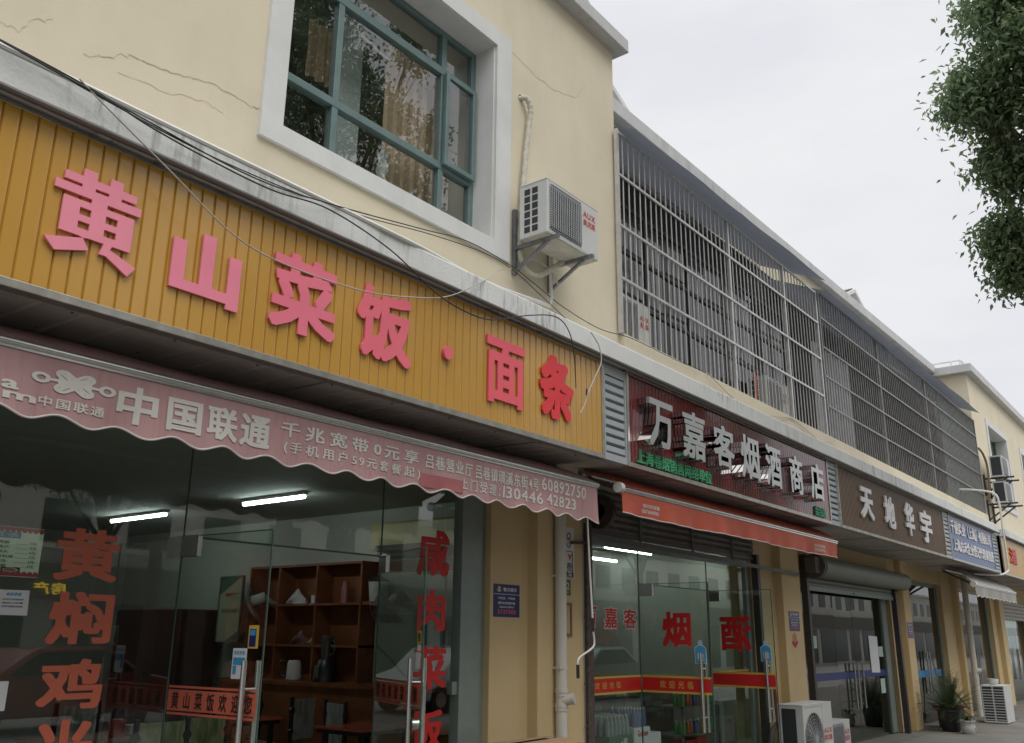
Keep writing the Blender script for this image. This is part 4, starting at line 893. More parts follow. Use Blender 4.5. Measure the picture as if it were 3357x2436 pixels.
# ================================================================== AIR CONDITIONERS
def ac(label, x0, w, y0, dp, z0, h, style, bracket=False, logo=None, group=None):
    x1, y1, z1 = x0+w, y0+dp, z0+h
    a = thing('air_conditioner', label, 'air conditioner', ((x0+x1)/2, (y0+y1)/2, z0), group)
    cav = style != 'plain'
    gx0, gx1, gz0, gz1 = x0+.035, x0+w*.66, z0+.035, z1-.035
    def f(b):   # casing as an open-fronted shell so the grille has a real recess
        if style == 'side':
            b.box(x0+.02, x1, y0, y1, z0, z1); b.box(x0, x0+.02, y0, y0+.02, z0, z1); b.box(x0, x0+.02, y1-.02, y1, z0, z1); b.box(x0, x0+.02, y0+.02, y1-.02, z1-.03, z1); b.box(x0, x0+.02, y0+.02, y1-.02, z0, z0+.03); return
        b.box(x0, x1, y0+.05, y1, z0+.012, z1-.012)
        b.box(x0-.004, x1+.004, y0-.002, y1+.004, z1-.012, z1); b.box(x0-.003, x1+.003, y0, y1, z0, z0+.012)
        b.box(x0, gx0, y0, y0+.05, z0+.012, z1-.012); b.box(gx1, x1, y0, y0+.05, z0+.012, z1-.012)
        b.box(gx0, gx1, y0, y0+.05, z0+.012, gz0); b.box(gx0, gx1, y0, y0+.05, gz1, z1-.012)
    part('casing', ACW, a, f, bevel=.004)
    if style == 'side':
        part('coil', ACDARK, a, lambda b: b.quad((x0+.012, y0+.02, z0+.03), (x0+.012, y1-.02, z0+.03), (x0+.012, y1-.02, z1-.03), (x0+.012, y0+.02, z1-.03)))
        def f(b):
            b.box(x0-.002, x0+.011, (y0+y1)/2-.012, (y0+y1)/2+.012, z0+.03, z1-.03)
            for i in range(12): z = z0+.05+i*(h-.09)/12; b.box(x0-.003, x0+.010, y0+.02, (y0+y1)/2-.012, z, z+.016); b.box(x0-.003, x0+.010, (y0+y1)/2+.012, y1-.02, z, z+.016)
        part('side_vent', ACW, a, f)
        return a
    part('fan_recess', ACDARK, a, lambda b: b.quad((gx0, y0+.048, gz0), (gx1, y0+.048, gz0), (gx1, y0+.048, gz1), (gx0, y0+.048, gz1)))
    if style in ('square', 'open'):
        def f(b):
            n1 = 17
            for i in range(n1+1):
                x = gx0+.008+(gx1-gx0-.016)*i/n1; b.tube([(x, y0+.02, gz0), (x, y0-.010, gz0+.03), (x, y0-.012, (gz0+gz1)/2), (x, y0-.010, gz1-.03), (x, y0+.02, gz1)], .0036, 5)
            for i in range(19):
                z = gz0+.012+(gz1-gz0-.024)*i/18; b.tube([(gx0, y0+.02, z), (gx0+.02, y0-.006, z), (gx1-.02, y0-.006, z), (gx1, y0+.005, z)], .0028, 5)
            b.tube([(gx0, y0+.004, gz0+.02), (gx0, y0+.004, gz1-.02), (gx0+.02, y0+.004, gz1), (gx1, y0+.004, gz1)], .006, 6); b.tube([(gx0, y0+.004, gz0+.02), (gx0+.02, y0+.004, gz0), (gx1, y0+.004, gz0)], .006, 6)
        part('fan_grille', GRILLE, a, f)
    elif style == 'round':
        cx, cz, rr = (gx0+gx1)/2, (gz0+gz1)/2-.03, min(gx1-gx0, gz1-gz0)/2-.004
        def f(b):   # plate with a round hole
            n = 40; outer = []; inner = []
            for i in range(n):
                t = 2*math.pi*i/n; c, s = math.cos(t), math.sin(t); k = max(abs(c), abs(s))
                outer.append((cx+(gx1-cx)*c/k, y0+.006, cz+((gz1-cz) if s > 0 else (cz-gz0))*s/k)); inner.append((cx+rr*c, y0+.006, cz+rr*s))
            b.add(outer+inner, [(i, (i+1) % n, n+(i+1) % n, n+i) for i in range(n)])
        part('front_plate', ACW, a, f)
        def f(b):
            for k in range(1, 9): b.tube([(cx+rr*k/8*math.cos(i*math.pi/18), y0-.004-.014*(1-k/8), cz+rr*k/8*math.sin(i*math.pi/18)) for i in range(37)], .0028, 5, caps=False)
            for k in range(24): t = k*math.pi/12; b.tube([(cx+.05*math.cos(t), y0-.016, cz+.05*math.sin(t)), (cx+rr*math.cos(t+.25), y0+.002, cz+rr*math.sin(t+.25))], .003, 5)
            b.tube([(cx, y0-.012, cz), (cx, y0-.024, cz)], .055, 16)
        part('fan_grille', GRILLE, a, f)
        part('fan_blades', ACDARK, a, lambda b: [b.add([(cx, y0+.03, cz), (cx+rr*.9*math.cos(t), y0+.02, cz+rr*.9*math.sin(t)), (cx+rr*.9*math.cos(t+.7), y0+.044, cz+rr*.9*math.sin(t+.7))], [(0,1,2)]) for t in (0, 2.1, 4.2)])
    # side openings towards us
    def f(b):
        for j in range(2):
            a0 = y0+.10+j*(dp-.13)/2; a1 = a0+(dp-.13)/2-.022
            for i in range(6):
                zz = z0+.04+i*(h-.08)/6; b.quad((x0-.0015, a0, zz), (x0-.0015, a1, zz), (x0-.0015, a1, zz+(h-.08)/6-.014), (x0-.0015, a0, zz+(h-.08)/6-.014))
    if style == 'open': part('side_vent', ACDARK, a, lambda b: b.quad((x0-.0015, y0+.035, z0+.035), (x0-.0015, y1-.035, z0+.035), (x0-.0015, y1-.035, z1-.035), (x0-.0015, y0+.035, z1-.035)))
    elif style == 'square': part('side_vent', ACDARK, a, f)
    else: part('side_vent', ACDARK, a, lambda b: b.quad((x0-.0015, y0+.09, z0+.04), (x0-.0015, y1-.05, z0+.04), (x0-.0015, y1-.05, z1-.05), (x0-.0015, y0+.09, z1-.05)))
    part('base_pan', ACDIRT, a, lambda b: b.box(x0+.01, x1-.01, y0+.012, y1-.01, z0-.006, z0-.0005))
    if logo:
        lx0 = gx1+.03 if style == 'square' else gx1+.015
        text_part('logo', LOGOR, a, 'AUX', lx0, x1-.045, z0+h*logo, z0+h*logo+.062, y0-.002, wx=.03, wy=.03)
        text_part('logo', LOGOR, a, '奥克斯', lx0, x1-.045, z0+h*logo-.085, z0+h*logo-.018, y0-.002, wx=.025, wy=.02)
    return a
a1 = ac('white air conditioner on a wall bracket right of the big upper window', 5.855, .82, 4.20, .30, 4.935, .52, 'square', True, .70)
def f(b):
    for x in (5.95, 6.50):
        b.box(x-.02, x+.02, 4.61, 4.648, 4.66, 5.30)
        b.bar((x, 4.62, 4.915), (x, 4.14, 4.915), .034, .034)
        b.bar((x, 4.62, 4.69), (x, 4.25, 4.90), .028, .028)
part('bracket', GALV, a1, f, bevel=.002)
part('hose', HOSEM, a1, lambda b: (b.tube(smooth_path([(6.03, 4.66, 6.52), (6.08, 4.60, 6.52), (6.13, 4.59, 6.42), (6.12, 4.60, 6.25), (6.08, 4.60, 5.98), (6.04, 4.60, 5.63), (6.01, 4.60, 5.29), (5.99, 4.60, 4.99), (5.99, 4.58, 4.80), (6.08, 4.56, 4.72), (6.24, 4.55, 4.74), (6.40, 4.50, 4.86), (6.52, 4.46, 4.96), (6.66, 4.42, 5.05)], 8),
    [.026+.0035*math.sin(i*1.9) for i in range(13*8+1)], 10), b.tube(smooth_path([(6.10, 4.58, 4.86), (6.25, 4.56, 4.87), (6.40, 4.52, 4.80), (6.44, 4.5, 4.70)], 6), .009, 8)), True)
part('wall_hole', DARK, a1, lambda b: b.tube([(6.045, 4.6495, 6.535), (6.045, 4.648, 6.535)], .03, 14))
ac('air conditioner behind the bars at the left end of the caged balcony', 7.80, .78, 4.72, .28, 4.605, .54, 'square', False, .62)
ac('second air conditioner behind the bars in the right half of the first cage', 11.9, .8, 4.74, .28, 4.605, .54, 'square', False, .62)
for lab, z in (('upper of two stacked air conditioners beside the far upper window', 5.58), ('lower of two stacked air conditioners beside the far upper window', 4.92)):
    q = ac(lab, 25.6, .9, 4.14, .30, z, .54, 'open', False, None, 'stacked air conditioners on the far wall')
    part('bracket', BLACKM, q, lambda b: [(b.bar((x, 4.64, z-.02), (x, 3.93, z-.02), .04, .04), b.bar((x, 4.64, z-.42), (x, 4.1, z-.03), .035, .035), b.box(x-.025, x+.025, 4.60, 4.64, z-.45, z+.1)) for x in (25.7, 26.35)])
b = MB(); b.tube(smooth_path([(25.5, 4.63, 6.35), (25.55, 4.55, 6.2), (25.62, 4.5, 5.9), (25.58, 4.5, 5.4), (25.5, 4.55, 4.9)], 8), .03, 8); tag(b.build('hose', M('brown_hose', (0.16, 0.12, 0.09), 0.8), smooth=True), 'brown hose curving down the wall beside the stacked air conditioners', 'hose')
q = ac('large air conditioner with round fan grille standing on the pavement by the second pillar', 11.45, 1.0, 4.40, .32, .02, .765, 'round', False, .52)
part('rating_label', [PAPER, SKYB, VINYL_Y], q, lambda b: (b.quad((12.24, 4.397, .27), (12.40, 4.397, .27), (12.40, 4.397, .31), (12.24, 4.397, .31), 0), b.quad((12.24, 4.396, .17), (12.42, 4.396, .17), (12.42, 4.396, .235), (12.24, 4.396, .235), 1), b.quad((12.28, 4.396, .08), (12.42, 4.396, .08), (12.42, 4.396, .14), (12.28, 4.396, .14), 2)))
part('hose', PIPEB, q, lambda b: b.tube(smooth_path([(11.52, 4.76, .55), (11.43, 4.80, .45), (11.38, 4.82, .2), (11.40, 4.82, .02)], 8), .028, 8), True)
ac('small dirty air conditioner half hidden behind the large one on the pavement', 12.98, .78, 4.62, .28, .02, .46, 'square', False, .60)
fa = ac('air conditioner with louvred side standing on the pavement by the far pillar', 20.92, .72, 3.93, .42, .015, .70, 'side')
b = MB(); b.lathe(21.30, 4.18, [(.07, .716), (.10, .76), (.105, .83), (.098, .83), (.09, .77)], 20); tag(b.build('bowl', PLASW, smooth=True), 'white bowl standing on the far air conditioner', 'bowl')

# ================================================================== CAGES
def cage(label, x0, x1, z0, z1, rails, posts, pitch, bar_m, rail_m, hoods, rb=.009):
    c = thing('window_cage', label, 'window cage', ((x0+x1)/2, 4.6, z0))
    ed = [x0]+posts+[x1]
    for a, e in zip(ed[:-1], ed[1:]):
        n = max(1, round((e-a)/pitch)); b = MB()
        for i in range(1, n):
            x = a+(e-a)*i/n
            b.tube([(x+rnd.uniform(-.002, .002), 4.605, z0), (x, 4.605, z1)], rb, 6)
        b.build('bar_panel', bar_m, c, True)
    for x in ed: part('post', rail_m, c, lambda b: b.box(x-.02, x+.02, 4.585, 4.625, z0, z1))
    for z in rails: part('rail', rail_m, c, lambda b: b.box(x0, x1, 4.578, 4.596, z-.014, z+.014))
    for (a, e, zf0, zf1, yf, zb) in hoods:
        b = MB(); b.sheet(lambda u, v: (a+(e-a)*u, yf+(5.49-yf)*v, (zf0+(zf1-zf0)*u)+(zb-zf0)*v-.012*math.sin(u*9)*(1-v)), 24, 4)
        b.build('hood', HOODM, c, True)
    return c
cage('first window cage of bright steel bars beside the cream wall', 7.74, 13.86, 4.60, 7.0, (5.22, 5.83, 6.44, 6.96), [10.56, 12.48], .121, BARM, BARM, [(7.80, 10.6, 6.96, 7.04, 4.40, 7.50), (10.6, 13.86, 7.04, 7.13, 4.40, 7.58)])
c2 = cage('second longer window cage of weathered grey bars', 13.98, 25.2, 4.62, 7.02, (5.10, 5.59, 6.08, 6.58, 7.0), [17.05, 20.4], .128, BARG, BARG, [(14.0, 16.2, 6.99, 6.99, 4.42, 7.5), (16.25, 17.9, 7.02, 7.02, 4.44, 7.5), (17.95, 21.0, 7.08, 7.08, 4.42, 7.55), (21.0, 25.1, 7.12, 7.16, 4.40, 7.6)], .0095)
part('infill_sheet', M('green_grey_sheet', (0.15, 0.18, 0.155), 0.45, var=0.15, scale=2), c2, lambda b: b.box(21.6, 25.15, 4.63, 4.64, 4.64, 7.0))
curtain(14.25, 16.1, 4.7, 6.3, 4.85, M('pale_sheet', (0.42, 0.42, 0.44), 0.9), 'pale sheet hanging behind the bars at the left of the second cage', .02, .2)
b = MB(); b.tube(smooth_path([(11.62, 4.80, 4.62), (11.66, 4.80, 4.85), (11.70, 4.82, 5.15)], 4), .022, 6); tag(b.build('orange_pole', VINYL_O), 'short orange pole leaning behind the bars of the first cage', 'pole')
b = MB()
for i in range(14): b.box(17.9+i*.14, 17.99+i*.14, 4.70, 4.715, 6.78+i*.006, 6.84+i*.004)
tag(b.build('drying_rack', PLASW), 'white drying rack hung under the roof of the second cage', 'rack')
rr = random.Random(3); b = MB()
for i in range(60):
    x = 17.4+rr.random()*3.2; z = 4.66+rr.random()*.55; p = [(x, 4.64, 4.64)]
    for k in range(4): x += rr.uniform(-.10, .10); p.append((x, 4.62+rr.uniform(-.03, .06), 4.64+(z-4.64)*(k+1)/4))
    b.tube(p, .0035, 4)
tag(b.build('dry_vine', M('dry_stem', (0.16, 0.15, 0.12), 0.9)), 'dry leafless vine tangled in the lower bars of the second cage', 'vine')

# ================================================================== NOTICES ON THE PILLARS
def notice(label, x0, x1, z0, z1, y):
    t = thing('police_notice', label, 'notice', ((x0+x1)/2, y, z0), 'navy police notices on the pillars')
    part('plate', NAVY, t, lambda b: b.box(x0, x1, y-.004, y, z0, z1))
    h = z1-z0; w_ = x1-x0; yy = y-.0055
    part('rule', PAPER, t, lambda b: b.quad((x0, yy, z0+h*.685), (x1, yy, z0+h*.685), (x1, yy, z0+h*.70), (x0, yy, z0+h*.70)))
    part('crest', [VINYL_Y, PAPER], t, lambda b: (b.prism([(x0+w_*.20+w_*.055*math.cos(i*.52), z0+h*.87+h*.07*math.sin(i*.52)) for i in range(12)], 'y', yy, yy-.0008, 0), b.prism([(x0+w_*.11, z0+h*.85), (x0+w_*.15, z0+h*.77), (x0+w_*.25, z0+h*.77), (x0+w_*.29, z0+h*.85), (x0+w_*.25, z0+h*.80), (x0+w_*.15, z0+h*.80)], 'y', yy, yy-.0007, 1)))
    text_part('lettering', PAPER, t, '警方提示', x0+w_*.36, x0+w_*.88, z0+h*.78, z0+h*.90, yy, wx=.02, wy=.016)
    text_part('lettering', PAPER, t, '不轻信  不转账', x0+w_*.16, x0+w_*.82, z0+h*.53, z0+h*.61, yy, wx=.016, wy=.012)
    text_part('lettering', PAPER, t, '谨防电信网络诈骗', x0+w_*.16, x0+w_*.82, z0+h*.385, z0+h*.465, yy, wx=.016, wy=.012)
    text_part('lettering', PAPER, t, '遇事请拨打报警电话', x0+w_*.22, x0+w_*.78, z0+h*.275, z0+h*.33, yy, wx=.012, wy=.01)
    text_part('lettering', M('notice_red', (0.55, 0.11, 0.12), 0.5), t, '57370110', x0+w_*.15, x0+w_*.85, z0+h*.09, z0+h*.225, yy, wx=.03, wy=.02)
notice('navy police notice on the first pillar left of the downpipe', 6.20, 6.565, 1.715, 1.99, 5.02)
notice('navy police notice on the second pillar beside the roller shutter', 12.50, 12.88, 1.665, 1.93, 4.90)
notice('navy police notice on the third pillar, farthest and smallest', 18.22, 18.58, 1.60, 1.88, 4.90)
t = thing('poster', 'white vertical consumer poster with a red swirl behind the downpipe', 'poster', (7.13, 4.89, 2.08))
part('sheet', PAPER, t, lambda b: b.box(7.01, 7.255, 4.896, 4.899, 2.085, 2.555))
Yp = 4.8945
sw = strokes([arc(0, 0, .5, .5, 200, -120, 16)+arc(-.12, -.35, .62, .30, -60, -150, 6)], .26)
b = MB(); emit_glyph(b, sw, lambda x: 7.17+x*.055, lambda y: 2.475+y*.05, Y(Yp), FR_Y, 0); b.build('swirl', M('poster_plum', (0.28, 0.05, 0.10), 0.6), t, recalc=False)
b = MB(); emit_glyph(b, strokes([arc(0, 0, .5, .45, 60, -200, 14)], .3), lambda x: 7.165+x*.06, lambda y: 2.39+y*.05, Y(Yp), FR_Y, 0); b.build('swirl', M('poster_grey', (0.20, 0.22, 0.25), 0.6), t, recalc=False)
b = MB(); emit_glyph(b, strokes([[(0, 0), (1, 0), (1, -2.3), (0, -2.3)]], .07), lambda x: 7.03+x*.195, lambda y: 2.33+y*.095, Y(Yp), FR_Y, 0); b.build('border', VINYL_K, t, recalc=False)
char_part('lettering', VINYL_K, t, '放', 7.035, 7.115, 2.235, 2.315, Yp, wx=.01, wy=.01)
part('heart', M('poster_orange', (0.50, 0.14, 0.07), 0.6), t, lambda b: b.add([(7.14, Yp, 2.315), (7.18, Yp, 2.295), (7.225, Yp, 2.315), (7.18, Yp, 2.235)], [(0, 1, 3), (1, 2, 3)]))
text_part('lettering', VINYL_K, t, '消费', 7.035, 7.215, 2.14, 2.225, Yp, wx=.01, wy=.01)
part('band', VINYL_K, t, lambda b: b.quad((7.02, Yp, 2.09), (7.24, Yp, 2.09), (7.24, Yp, 2.135), (7.02, Yp, 2.135)))
text_part('lettering', PAPER, t, '上海', 7.08, 7.215, 2.096, 2.13, Yp-.001, wx=.014, wy=.012)
t = thing('number_plate', 'small green house number plate reading 42', 'number plate', (7.10, 4.9, 1.92))
part('plate', M('plate_green', (0.012, 0.075, 0.035), 0.3), t, lambda b: b.box(7.0, 7.19, 4.893, 4.899, 1.925, 2.068), bevel=.002)
text_part('lettering', M('plate_yellow', (0.50, 0.52, 0.16), 0.5), t, '42', 7.06, 7.165, 1.975, 2.045, 4.8915, wx=.02, wy=.02)
text_part('lettering', M('plate_yellow', (0.50, 0.52, 0.16), 0.5), t, '路', 7.125, 7.15, 1.94, 1.963, 4.8915, wx=.02, wy=.02)
t = thing('licence_frame', 'brown wooden framed certificate half hidden behind the downpipe', 'frame', (7.1, 4.9, 1.56))
part('frame', M('frame_wood', (0.24, 0.10, 0.05), 0.5), t, lambda b: (b.box(7.0, 7.20, 4.885, 4.899, 1.56, 1.585), b.box(7.0, 7.20, 4.885, 4.899, 1.835, 1.86), b.box(7.0, 7.02, 4.885, 4.899, 1.585, 1.835), b.box(7.175, 7.20, 4.885, 4.899, 1.585, 1.835)))
part('sheet', M('parchment', (0.44, 0.36, 0.20), 0.8), t, lambda b: b.quad((7.02, 4.893, 1.585), (7.175, 4.893, 1.585), (7.175, 4.893, 1.835), (7.02, 4.893, 1.835)))
t = thing('door_charm', 'small red and pink paper charm under the second police notice', 'sticker', (12.66, 4.9, 1.44))
part('charm', [M('charm_pink', (0.48, 0.20, 0.19), 0.7), M('charm_red', (0.36, 0.03, 0.04), 0.7)], t, lambda b: (b.prism([(12.66+.075*math.cos(i*.524), 1.575+.065*math.sin(i*.524)) for i in range(12)], 'y', 4.897, 4.8985, 0), b.prism([(12.55, 1.50), (12.66, 1.44), (12.77, 1.51), (12.74, 1.545), (12.66, 1.505), (12.58, 1.54)], 'y', 4.896, 4.8985, 1)))
b = MB(); b.box(7.42, 7.46, 4.86, 4.898, .0, 2.62); b.box(7.46, 7.52, 4.86, 4.90, .0, 2.62)
for z in (.78, 1.15, 1.75): b.tube([(7.40, 4.87, z), (7.37, 4.86, z+.01), (7.36, 4.86, z-.02)], .008, 6)
rl = b.build('guide_rail', RUSTM, bevel=.003); tag(rl, 'rusty shutter guide rail at the left of the tobacco shop', 'rail')
b = MB(); b.box(11.50, 11.58, 4.88, 4.97, 0, 2.62); tag(b.build('guide_rail', BLACKM, bevel=.003), 'black shutter guide rail at the right of the tobacco shop', 'rail')
b = MB(); b.bar((7.16, 4.86, 2.41), (7.46, 4.84, 2.43), .02, .028); b.tube([(7.44, 4.84, 2.38), (7.44, 4.84, 2.62)], .02, 8); tag(b.build('latch_bar', BLACKM), 'black steel latch bar fixed across the poster beside the downpipe', 'bar')

# ================================================================== ROLLER SHUTTERS
t = thing('roller_shutter', 'dark dusty roller shutter wound up above the tobacco shop', 'roller shutter', (9.6, 4.95, 2.55))
SHD = M('dusty_shutter', (0.115, 0.105, 0.09), 0.55, var=0.3, scale=4, streak=0.4, stcol=(0.05, 0.045, 0.04), stscale=(1.2, 1.2, 12))
def f(b):
    z = 2.58; prof = []
    while z < 2.93: prof += [(4.96, z), (4.945, z+.012), (4.94, z+.035), (4.948, z+.058), (4.96, z+.066)]; z += .07
    k = len(prof); b.add([(7.56, y, z) for y, z in prof]+[(11.55, y, z) for y, z in prof], [(i, i+1, k+i+1, k+i) for i in range(k-1)])
part('curtain', SHD, t, f)
part('end_drum', BLACKM, t, lambda b: (b.tube([(7.55, 4.80, 2.74), (7.60, 4.80, 2.74)], .17, 24), b.tube([(7.55, 4.80, 2.74), (7.66, 4.80, 2.74)], .07, 16)), True)
part('bottom_bar', M('shutter_bar', (0.13, 0.13, 0.13), 0.5), t, lambda b: (b.box(7.56, 11.55, 4.93, 4.975, 2.55, 2.585), [b.box(x, x+.03, 4.915, 4.93, 2.48, 2.95) for x in (8.55, 9.75, 10.85)], b.bar((7.56, 4.90, 2.52), (12.9, 4.86, 2.44), .02, .045)))
t = thing('roller_shutter', 'grey-green roller shutter drum over the freight office door', 'roller shutter', (15.4, 4.8, 2.3))
SHG = M('green_grey_shutter', (0.20, 0.215, 0.185), 0.5, var=0.1, scale=3, streak=0.2, stcol=(0.12, 0.12, 0.10), stscale=(1, 1, 14))
def f(b):
    n = 28; prof = [(4.80+.155*math.cos(2*math.pi*i/n)*(1+.01*math.sin(i*3)), 2.585+.155*math.sin(2*math.pi*i/n)) for i in range(n)]
    b.prism(prof, 'x', 13.50, 17.88)
part('drum', SHG, t, f, True)
def f(b):
    z = 2.31; prof = []
    while z < 2.60: prof += [(4.95, z), (4.935, z+.012), (4.93, z+.035), (4.938, z+.058), (4.95, z+.066)]; z += .07
    k = len(prof); b.add([(13.38, y, z) for y, z in prof]+[(17.6, y, z) for y, z in prof], [(i, i+1, k+i+1, k+i) for i in range(k-1)])
part('curtain', SHG, t, f)
part('bottom_bar', M('shutter_end_bar', (0.16, 0.22, 0.19), 0.45), t, lambda b: (b.box(13.38, 17.6, 4.92, 4.96, 2.25, 2.315), b.box(15.4, 15.55, 4.905, 4.92, 2.27, 2.295)))
part('guide_rail', BLACKM, t, lambda b: (b.box(13.24, 13.32, 4.88, 4.97, .02, 2.75), b.box(17.62, 17.72, 4.88, 4.97, .0, 2.45), b.bar((17.6, 4.9, 2.38), (17.85, 4.82, 2.5), .03, .04)))
part('motor', PIPEB, t, lambda b: (b.box(13.15, 13.34, 4.70, 4.86, 2.48, 2.70), b.tube([(13.34, 4.80, 2.585), (13.40, 4.80, 2.585)], .175, 22), b.tube([(13.40, 4.80, 2.585), (13.5, 4.80, 2.585)], .12, 16)), bevel=.004)
t = thing('roller_shutter', 'pale slatted roller shutter half down at the far right doorway', 'roller shutter', (29.5, 4.98, 2.1))
def f(b):
    z = 2.12; prof = []
    while z < 2.6: prof += [(4.99, z), (4.965, z+.02), (4.965, z+.07), (4.99, z+.095)]; z += .10
    k = len(prof); b.add([(27.45, y, z) for y, z in prof]+[(31.5, y, z) for y, z in prof], [(i, i+1, k+i+1, k+i) for i in range(k-1)])
part('curtain', M('pale_shutter', (0.40, 0.38, 0.35), 0.5, var=.1), t, f)

# ================================================================== THINGS ON THE PAVEMENT
t = thing('cardboard_box', 'brown cardboard box in front of the first pillar', 'box', (6.15, 4.55, 0))
part('carton', CARDB, t, lambda b: b.box(5.80, 6.50, 4.30, 4.78, 0.0, .755), bevel=.004)
part('flap', CARDB, t, lambda b: (b.add([(5.80, 4.30, .755), (6.50, 4.30, .755), (6.50, 4.52, .775), (5.80, 4.52, .768)], [(0,1,2,3)]), b.add([(5.80, 4.78, .757), (6.50, 4.78, .757), (6.50, 4.53, .785), (5.80, 4.53, .778)], [(0,1,2,3)])))
b = MB(); b.bar((11.98, 4.90, .02), (12.0, 4.98, 1.08), .05, .03); tag(b.build('red_board', M('faded_red_board', (0.30, 0.07, 0.04), 0.7)), 'narrow faded red board leaning on the second pillar', 'board')
t = thing('potted_palm', 'bushy dark palm in a black plastic pot by the third pillar', 'plant', (18.55, 4.42, 0))
part('pot', PLASK, t, lambda b: (b.lathe(18.55, 4.42, [(.135, 0.0), (.15, .02), (.19, .33), (.205, .34), (.205, .375), (.185, .375), (.18, .33)], 24), ), True)
part('soil', BARK, t, lambda b: b.lathe(18.55, 4.42, [(.178, .325), (.15, .345)], 16))
rr = random.Random(5); b = MB()
for i in range(90):
    az = rr.uniform(0, 6.283); el = rr.uniform(.3, 1.45); ln = rr.uniform(.38, .70); p = Vector((18.55+.05*math.cos(az), 4.42+.05*math.sin(az), .34)); dirv = Vector((math.cos(az)*math.cos(el), math.sin(az)*math.cos(el), math.sin(el))); path = [p.copy()]
    for k in range(8): p = p+dirv*ln/8; path.append(p.copy()); dirv = (dirv+Vector((0, 0, -.13*(1.6-el)))).normalized()
    b.tube(path, .004, 4, r1=.001)
    for k in range(2, 9):
        for s in (-1, 1):
            for q in range(2):
                d0 = (path[k]-path[k-1]).normalized(); sd_ = d0.cross(Vector((0, 0, 1))); sd_ = sd_.normalized() if sd_.length > .01 else Vector((1, 0, 0))
                base = path[k]-(path[k]-path[k-1])*.5*q; tip = base+(d0*.7+sd_*s*.8+Vector((0, 0, -.25+.2*rr.random()))).normalized()*rr.uniform(.07, .13); wv = d0*.006
                b.add([base-wv, base+wv, tip], [(0,1,2)])
b.build('fronds', LEAFP, t, recalc=False)
t = thing('flower_pot', 'small white glazed pot with a dark painted sprig', 'pot', (18.30, 4.08, 0))
part('pot', PLASW, t, lambda b: b.lathe(18.30, 4.08, [(.085, 0), (.10, .015), (.118, .07), (.12, .11), (.108, .165), (.112, .185), (.13, .205), (.13, .225), (.112, .225), (.10, .19)], 28), True)
part('painted_sprig', VINYL_K, t, lambda b: (b.add([(18.23, 3.972, .075), (18.28, 3.961, .085), (18.27, 3.961, .072)], [(0,1,2)]), b.add([(18.25, 3.966, .09), (18.275, 3.961, .12), (18.285, 3.960, .092)], [(0,1,2)])))
b = MB(); rr = random.Random(9)
for i in range(14):
    az = rr.uniform(0, 6.28); base = Vector((18.30, 4.08, .20)); path = [base+Vector((.03*math.cos(az), .03*math.sin(az), 0))]
    for k in range(5): path.append(path[-1]+Vector((math.cos(az)*.03*(k+1)*.7, math.sin(az)*.03*(k+1)*.7, .06-.03*k)))
    for k in range(5):
        sd_ = Vector((-math.sin(az), math.cos(az), 0))*.02*(1-k/6); b.add([path[k]-sd_, path[k]+sd_, path[k+1]+sd_*.8, path[k+1]-sd_*.8], [(0,1,2,3)])
b.build('leaves', LEAFP, t, recalc=False)
b = MB(); b.lathe(19.35, 4.62, [(.16, 0), (.19, .02), (.20, .27), (.21, .28)], 22); tag(b.build('tub', PLASK, smooth=True), 'round black tub under the red basin by the far doorway', 'tub')
b = MB(); b.lathe(19.35, 4.62, [(.17, .285), (.24, .31), (.30, .39), (.31, .395), (.285, .385), (.16, .30)], 26); tag(b.build('basin', M('basin_red', (0.20, 0.03, 0.04), 0.4), smooth=True), 'dark red plastic basin resting on a black tub', 'basin')
b = MB(); b.tube([(20.55, 4.92, .0), (20.35, 5.08, 1.35)], .010, 6); b.tube([(20.55, 4.92, .02), (20.53, 4.94, .14)], .03, 8); tag(b.build('broom', M('broom_blue', (0.12, 0.20, 0.22), 0.6)), 'thin broom leaning on the glass of the third doorway', 'broom')
b = MB(); b.tube(smooth_path([(20.2, 4.75, .02), (20.1, 4.78, .45), (20.25, 4.78, .72), (20.6, 4.75, .55), (20.95, 4.6, .25)], 8), .022, 8); tag(b.build('hose', M('grey_hose', (0.22, 0.20, 0.16), 0.7), smooth=True), 'grey hose arching out beside the far air conditioner', 'hose')
b = MB(); b.box(20.2, 20.55, 4.6, 4.85, 0, .26); tag(b.build('bucket', PLASK, bevel=.03), 'black square bucket behind the far air conditioner', 'bucket')
b = MB(); b.add([(21.9, 4.1, 0), (22.35, 4.0, 0), (22.45, 4.35, .42), (22.05, 4.42, .46)], [(0,1,2,3)]); b.add([(21.9, 4.12, 0), (22.35, 4.02, 0), (22.45, 4.37, .42), (22.05, 4.44, .46)], [(0,1,2,3)]); tag(b.build('black_board', PLASK), 'black board leaning behind the far air conditioner at the picture edge', 'board')

# ================================================================== INSIDE THE NOODLE SHOP
for lab, y0, y1 in (('lit ceiling tube deeper inside the noodle shop', 9.40, 10.6), ('lit ceiling tube nearer the door of the noodle shop', 7.0, 8.0)):
    t = thing('ceiling_light', lab, 'light', (5.72, (y0+y1)/2, 2.80), 'tube lights in the noodle shop')
    part('fixture', PLASW, t, lambda b: b.box(5.69, 5.75, y0, y1, 2.862, 2.898)); part('tube', TUBE, t, lambda b: b.tube([(5.72, y0+.02, 2.845), (5.72, y1-.02, 2.845)], .017, 10))
SX = 6.85
t = thing('wall_shelf', 'brown wooden shelf unit with counter along the side wall of the noodle shop', 'shelf', (7.0, 8.3, 0))
def f(b):
    b.box(7.09, 7.115, 6.2, 9.45, 0.02, 2.33)
    for z in (2.30, 1.865, 1.425): b.box(SX, 7.09, 7.36, 9.30, z, z+.025)
    for y in (7.36, 8.08, 8.74, 9.28): b.box(SX+.002, 7.09, y, y+.025, 1.075, 2.30)
